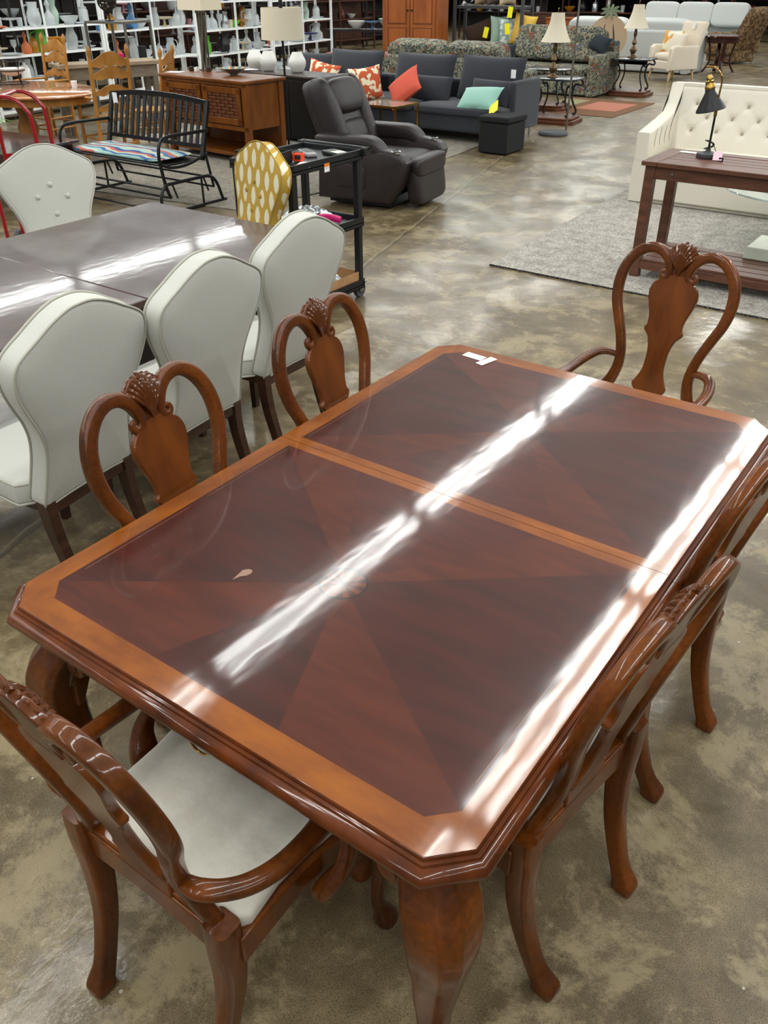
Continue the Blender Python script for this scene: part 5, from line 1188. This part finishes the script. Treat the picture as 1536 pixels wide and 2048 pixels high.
for x in (0, 1.55):
    for y in (0, .55): b = MB(); b.box(x-.03, x+.03, y-.03, y+.03, 0, 1.9); obj('post', b, gm, t)
for z in (.20, .56, 1.30): b = MB(); b.box(0, 1.55, 0, .55, z-.05, z); obj('shelf', b, gm, t)
brown_f = flat('brown_fleece', '3a2a22', rough=1); sage = flat('sage_cotton', '93ab9c', rough=.9); yel = flat('mustard_cotton', 'd6b04c', rough=.9); silverf = mat('silver_print', '8fa5a0', 'd5dcd8', (9, 9, 9), rough=.6, ramp=(.48, .52)); zebra = mat('zebra_print', '111111', 'eeeeee', (9, 2, 9), rough=.8, ramp=(.49, .51), detail=1)
pil('throw_pillow', 'large dark brown fleece cushion lying on the pillow rack beside the armoire', 'pillow', (-8.85, 17.45, .80), .80, .46, .30, Mx(('Z', .2), ('Y', R(-20))), brown_f)
pil('throw_pillow', 'sage green pillow with a yellow tag on the pillow rack', 'pillow', (-8.42, 17.45, .85), .42, .56, .16, Mx(('Z', .9), ('X', R(-6))), sage)
pil('throw_pillow', 'silver and white patterned pillow between sage and mustard pillows', 'pillow', (-8.22, 17.45, .83), .40, .52, .16, Mx(('Z', .9), ('X', R(-8))), silverf)
pil('throw_pillow', 'mustard yellow pillow with yellow tags at the end of the pillow rack', 'pillow', (-7.88, 17.50, .87), .50, .60, .24, Mx(('Z', .15), ('Y', R(10)), ('X', R(-8))), yel)
for i, (x, m_, lb) in enumerate(((-8.45, zebra, 'zebra print pillow on the upper board of the pillow rack'), (-8.15, flat('tan_f', 'a08a6c', rough=1), 'tan pillow on the upper board of the pillow rack'), (-7.85, flat('taupe_f', '5a4f48', rough=1), 'taupe pillow on the upper board of the pillow rack'), (-7.55, flat('sand_f', 'bfae8c', rough=1), 'sand pillow on the upper board of the pillow rack'))):
    pil('throw_pillow', lb, 'pillow', (x-.75, 17.5, 1.52), .42, .42, .2, Mx(('Z', 1.1), ('X', R(-4))), m_)
for (x, y, z, a, lb) in ((-8.62, 17.22, .82, .2, 'yellow tag on the sage pillow'), (-8.10, 17.2, .90, -.1, 'yellow tag on the left of the mustard pillow'), (-7.74, 17.40, .84, .3, 'yellow tag on the right of the mustard pillow'), (-8.05, 17.19, 1.20, .1, 'yellow tag hanging from the upper board of the pillow rack')):
    b = MB(); b.box(-.05, .05, -.002, .002, -.10, .10); o = obj('price_tag', b, yellow_tag); o.location = (x, y, z); o.rotation_euler = (0, a, .3); tag(o, lb, 'tag')

# ---------------------------------------------------------------- floral sofas
def fsofa(name, label, loc, rz, W_, D, nc, m_, H_=.86, arm_h=.62, skirt=True, ct='sofa', bt=.16):
    t = thing(name, label, ct, loc, rz); X = W_/2
    b = MB(); b.box(-X+.2, X-.2, -D/2+.01, D/2, .02, .30); obj('base', b, m_, t, bev=.03, seg=3)
    for sg in (-1, 1):
        b = MB(); b.prism([(-D/2, .015), (-D/2, arm_h-.03), (-D/2+.04, arm_h), (D/2-.1, arm_h+.03), (D/2, arm_h), (D/2, .015)], lambda a, c, d, sg=sg: (sg*(X-.2+d), a, c), 0, .2, bev=.05, bulge=.01, rings=3); obj('arm', b, m_, t)
    b = MB(); b.box(-X+.02, X-.02, D/2-.16, D/2, .1, H_-.12); obj('back_frame', b, m_, t, bev=.05, seg=3)
    w = (W_-.42)/nc
    for i in range(nc):
        cx = -X+.21+w*(i+.5)
        b = MB(); b.sq((cx, -.06, .385), (w/2+.005, D/2-.10, .095), e=.25, nu=40, nv=14, ez=.5); obj('seat_cushion', b, m_, t)
        b = MB(); b.sq((cx, D/2-.28, H_-.20), (w/2+.005, bt, .29), e=.22, nu=48, nv=18, ez=.35, M=Mx(('X', R(-14)))); obj('back_cushion', b, m_, t)
    return t
fsofa('floral_sofa', 'floral tapestry loveseat seen from behind the charcoal sectional', (-6.35, 12.25, 0), PI, 2.55, .95, 2, plaid, H_=.92)
fsofa('floral_sofa', 'floral tapestry loveseat facing the camera beside the iron side tables', (-6.12, 15.45, 0), .0, 2.15, .98, 2, plaid, H_=.98, arm_h=.66)
navy = flat('navy_velvet', '16202b', rough=.8)
pil('throw_pillow', 'dark navy pillow on the right arm of the facing floral loveseat', 'pillow', (-5.30, 15.5, .82), .50, .30, .14, Mx(('Z', -.3), ('X', R(-30)), ('Y', R(12))), navy)
pil('throw_pillow', 'dark navy pillow at the left end of the facing floral loveseat', 'pillow', (-6.95, 15.0, .62), .46, .34, .14, Mx(('Z', .1), ('X', R(-14))), navy)

# ---------------------------------------------------------------- iron side tables with lamps
def iron_table(label, loc, rz, first=[None]):
    if first[0]: return dup(first[0], loc, rz, label)
    t = thing('side_table', label, 'table', loc, rz, 'black scrolled iron side tables on wooden plinths'); first[0] = t
    def octo(a, b_, c): return [(-a+c, -b_), (a-c, -b_), (a, -b_+c), (a, b_-c), (a-c, b_), (-a+c, b_), (-a, b_-c), (-a, -b_+c)]
    b = MB(); b.prism(octo(.36, .30, .1), lambda a, c, d: (a, c, d), .575, .60, bev=.006, rings=1); obj('tabletop', b, mat('slate_top', '2c3030', '3b4040', (9, 9, 9), rough=.18), t)
    b = MB(); b.prism(octo(.37, .33, .1), lambda a, c, d: (a, c, d), 0, .05, bev=.006, rings=1); b.prism(octo(.33, .29, .09), lambda a, c, d: (a, c, d), .05, .085, bev=.012, rings=1); obj('plinth', b, plinthw, t)
    for sx in (-1, 1):
        for sy in (-1, 1):
            b = MB(); P_ = [(.30, .56), (.33, .53), (.325, .49), (.29, .49), (.24, .50), (.21, .44), (.20, .34), (.23, .24), (.27, .16), (.27, .11), (.245, .10), (.24, .12)]
            b.sweep(cat([(sx*r*.95, sy*r*.72, z) for r, z in P_], 4), (.016, .010), N=(sx*.6, -sy*.8, 0), n=8); obj('scroll_leg', b, iron, t)
    return t
iron_table('black iron scroll-leg table with wooden plinth, at the right end of the charcoal sofa', (-4.42, 12.05, 0), R(6))
iron_table('black iron scroll-leg table with wooden plinth, right of the facing floral loveseat', (-4.70, 15.75, 0), R(4))
iron_table('black iron scroll-leg table with wooden plinth, half hidden between charcoal and floral seats', (-5.15, 13.25, 0), R(8))
def bell_lamp(label, loc, first=[None]):
    if first[0]: return dup(first[0], loc, .4, label)
    t = thing('table_lamp', label, 'lamp', loc, 0, 'bronze table lamps with cream bell shades'); first[0] = t
    b = MB(); b.lathe(cat([(.0, 0), (.075, 0), (.078, .02), (.05, .035), (.035, .06), (.055, .10), (.06, .13), (.035, .17), (.02, .20), (.045, .23), (.03, .27), (.018, .32), (.03, .36), (.024, .42), (.01, .47), (0, .52)], 3), n=20); obj('base', b, mat('antique_bronze', '4a3826', '7a6245', (20, 20, 20), rough=.35, metal=.6), t)
    b = MB(); q = cat([(.215, .46), (.175, .53), (.135, .62), (.105, .72), (.092, .82)], 5); b.lathe(q+[(a-.003, z) for a, z in q[::-1]]+[q[0]], n=24, cap=False); obj('lamp_shade', b, shade, t)
    b = MB(); b.sweep([(0, 0, .5), (0, 0, .86)], .004, n=6); b.sq((0, 0, .87), (.01, .01, .014), e=1, nu=8, nv=6); b.beam((-.09, 0, .815), (.09, 0, .815), .004, .004); obj('finial', b, brass, t)
    return t
bell_lamp('bronze table lamp with cream bell shade on the nearer iron side table', (-4.48, 11.98, .60)); bell_lamp('bronze table lamp with cream bell shade on the further iron side table', (-4.76, 15.80, .60))

# ---------------------------------------------------------------- right-hand far furniture
t = thing('easel', 'black wire easel holding a round tan board behind the facing floral loveseat', 'easel', (-6.35, 18.4, 0), R(10))
b = MB(); b.lathe([(0, -.01), (.40, -.01), (.40, .01), (0, .01)], (0, .0, .74), 44, ax='Y', sy=1); obj('round_board', b, flat('tan_board', 'b59c80', rough=.7), t)
b = MB()
for s in (-1, 1): b.sweep([(s*.27, -.06, .0), (s*.03, .02, 1.25)], .014, n=8)
b.sweep([(0, .45, 0), (0, .03, 1.22)], .014, n=8); b.sweep([(-.22, -.05, .34), (.22, -.05, .34)], .014, n=8); b.sweep([(-.14, -.03, .62), (.14, -.03, .62)], .010, n=8); b.sweep([(0, -.045, .34), (0, -.02, .62)], .008, n=6); obj('wire_frame', b, black_mt, t)
b = MB()
for k in range(9): a = k*.7; b.sweep(cat([(0, 0, 1.2), (.12*math.cos(a), .03*math.sin(a), 1.22+.08*math.sin(a)), (.22*math.cos(a), .05*math.sin(a), 1.2+.14*math.sin(a))], 3), [(.001+.03*math.sin(PI*i/6), .003) for i in range(7)], N=(0, 1, 0), n=6)
tag(obj('leaf_spray', b, flat('grey_leaf', '6e7a60', rough=.7), t), 'grey-green leaves tied at the top of the easel')
fsofa('fabric_sofa', 'light grey fabric sofa seen from behind, beyond the facing floral loveseat', (-6.55, 20.2, 0), PI, 3.2, .95, 2, ltgrey, H_=.95, arm_h=.80)
fsofa('fabric_sofa', 'light grey three-cushion sofa facing the camera, furthest back at top right', (-7.15, 26.2, 0), 0, 3.3, 1.0, 3, ltgrey, H_=1.08, arm_h=.62)
def armch(t, m_, M_=None): pass
t = thing('armchair', 'cream upholstered armchair with tapered wooden legs, beyond the iron side table', 'armchair', (-5.0, 18.78, 0), -.54)
b = MB(); b.box(-.36, .36, -.36, .34, .19, .36); obj('base', b, cream_f, t, bev=.03, seg=3); b = MB(); b.sq((0, -.05, .42), (.25, .31, .085), e=.3, nu=36, nv=12, ez=.6); obj('seat_cushion', b, cream_f, t)
for sg in (-1, 1): b = MB(); b.prism([(-.37, .19), (-.37, .58), (-.30, .64), (.30, .62), (.34, .19)], lambda a, c, d, sg=sg: (sg*(.24+d), a, c), 0, .13, bev=.035, rings=3); obj('arm', b, cream_f, t)
b = MB(); b.prism([(-.29, .30), (.29, .30), (.31, .70), (.33, 1.0), (.30, 1.04), (-.30, 1.04), (-.33, 1.0), (-.31, .70)], lambda a, c, d: (a, .20+d+.25*(c-.3), c), 0, .13, bev=.04, bulge=.01, rings=3); obj('backrest', b, cream_f, t)
for x in (-.3, .3):
    for y in (-.3, .28): b = MB(); b.sweep([(x*.95, y*.95, .2), (x*1.05, y*1.1, 0)], [.03, .016], n=12); obj('leg', b, mat('pale_wood', 'c9a878', rough=.5), t)
pil('throw_pillow', 'plain cream pillow leaning in the cream armchair', 'pillow', (-4.92, 18.62, .66), .46, .42, .16, Mx(('Z', -.55), ('X', R(-20))), cream_f)
pil('throw_pillow', 'orange and green patterned pillow behind the plain one in the cream armchair', 'pillow', (-5.10, 18.80, .68), .44, .42, .15, Mx(('Z', -.2), ('X', R(-16))), mat('patterned_print', 'd99a4a', 'e6e0c8', (6, 6, 6), rough=.8, ramp=(.42, .5), detail=1))
b = MB(); b.box(-.05, .05, -.002, .002, -.07, .07); o = obj('price_tag', b, paper); o.location = (-4.78, 19.02, .98); o.rotation_euler = (0, 0, -.5); tag(o, 'white tag on the top right of the cream armchair back', 'tag')
t = thing('side_table', 'round mahogany side table with shaped legs between cream armchair and brown recliner', 'table', (-4.62, 20.7, 0))
b = MB(); b.lathe([(0, .68), (.38, .68), (.40, .70), (.38, .72), (0, .72)], n=36); obj('tabletop', b, mat('mahogany', '3a1610', '53221a', (9, 9, 9), rough=.15), t)
b = MB(); b.lathe([(.33, .58), (.33, .68), (.30, .68), (.30, .58)], n=36); b.lathe([(0, .14), (.2, .14), (.2, .16), (0, .16)], n=24); obj('apron', b, mat('mahogany', '3a1610', rough=.2), t)
for k in range(4): a = k*PI/2+.5; b = MB(); b.sweep(cat([(.30*math.cos(a), .30*math.sin(a), .68), (.24*math.cos(a), .24*math.sin(a), .4), (.22*math.cos(a), .22*math.sin(a), .2), (.34*math.cos(a), .34*math.sin(a), 0)], 4), (.04, .02), N=(math.cos(a), math.sin(a), 0), n=8); obj('leg', b, mat('mahogany', '3a1610', rough=.2), t)
brp = mat('brown_pattern', '46341f', '826747', (16, 16, 16), rough=.9, ramp=(.42, .58), detail=4)
t = thing('recliner', 'brown patterned recliner leaning back behind the round mahogany table', 'recliner', (-5.1, 23.2, 0), R(62)-PI)
b = MB(); b.box(-.38, .38, -.42, .42, .03, .30); obj('base', b, brp, t, bev=.04, seg=3)
for sg in (-1, 1): b = MB(); b.sq((sg*.36, -.02, .42), (.11, .48, .24), e=.4, nu=30, nv=14); obj('arm', b, brp, t)
b = MB(); b.sq((0, -.04, .42), (.28, .42, .12), e=.3, nu=36, nv=14); obj('seat_cushion', b, brp, t)
b = MB(); b.sq((0, .50, .72), (.32, .15, .50), e=.35, nu=36, nv=16, M=Mx(('X', R(-28)))); obj('backrest', b, brp, t)
b = MB(); b.sq((0, -.46, .26), (.30, .08, .18), e=.4, nu=30, nv=12); obj('footrest', b, brp, t)
t = thing('storage_ottoman', 'black box ottoman at the upper right picture edge', 'ottoman', (-4.15, 25.3, 0)); b = MB(); b.box(-.3, .3, -.25, .25, .02, .52); obj('body', b, bf, t, bev=.02); b = MB(); b.box(-.31, .31, -.26, .26, .52, .60); obj('lid', b, flat('pale_green_lid', 'a8b08a', rough=.8), t, bev=.02)
for i, (x, y, w_, m_, lb) in enumerate(((-11.2, 25.6, 1.6, brn, 'brown wooden dresser far back between pillow rack and grey sofa'), (-9.3, 23.0, 1.3, pine, 'pine dresser far back left of the grey three-cushion sofa'), (-4.0, 29.6, 1.5, brn, 'brown dresser far back at the upper right corner'))):
    t = thing('dresser', lb, 'dresser', (x, y, 0), .1); b = MB(); b.box(-w_/2, w_/2, -.22, .22, 0, .85); obj('body', b, m_, t, bev=.01); b = MB(); b.box(-w_/2-.02, w_/2+.02, -.25, .24, .85, .88); obj('top', b, m_, t)
    for r_ in range(3):
        for c_ in (-1, 1): b = MB(); b.box(min(c_*.02, c_*(w_/2-.03)), max(c_*.02, c_*(w_/2-.03)), -.24, -.22, .10+r_*.25, .32+r_*.25); d = obj('drawer', b, m_, t, bev=.004); b = MB(); b.sq((c_*w_/4, -.255, .21+r_*.25), (.02, .015, .015), e=1, nu=8, nv=6); obj('drawer_knob', b, brass, d)
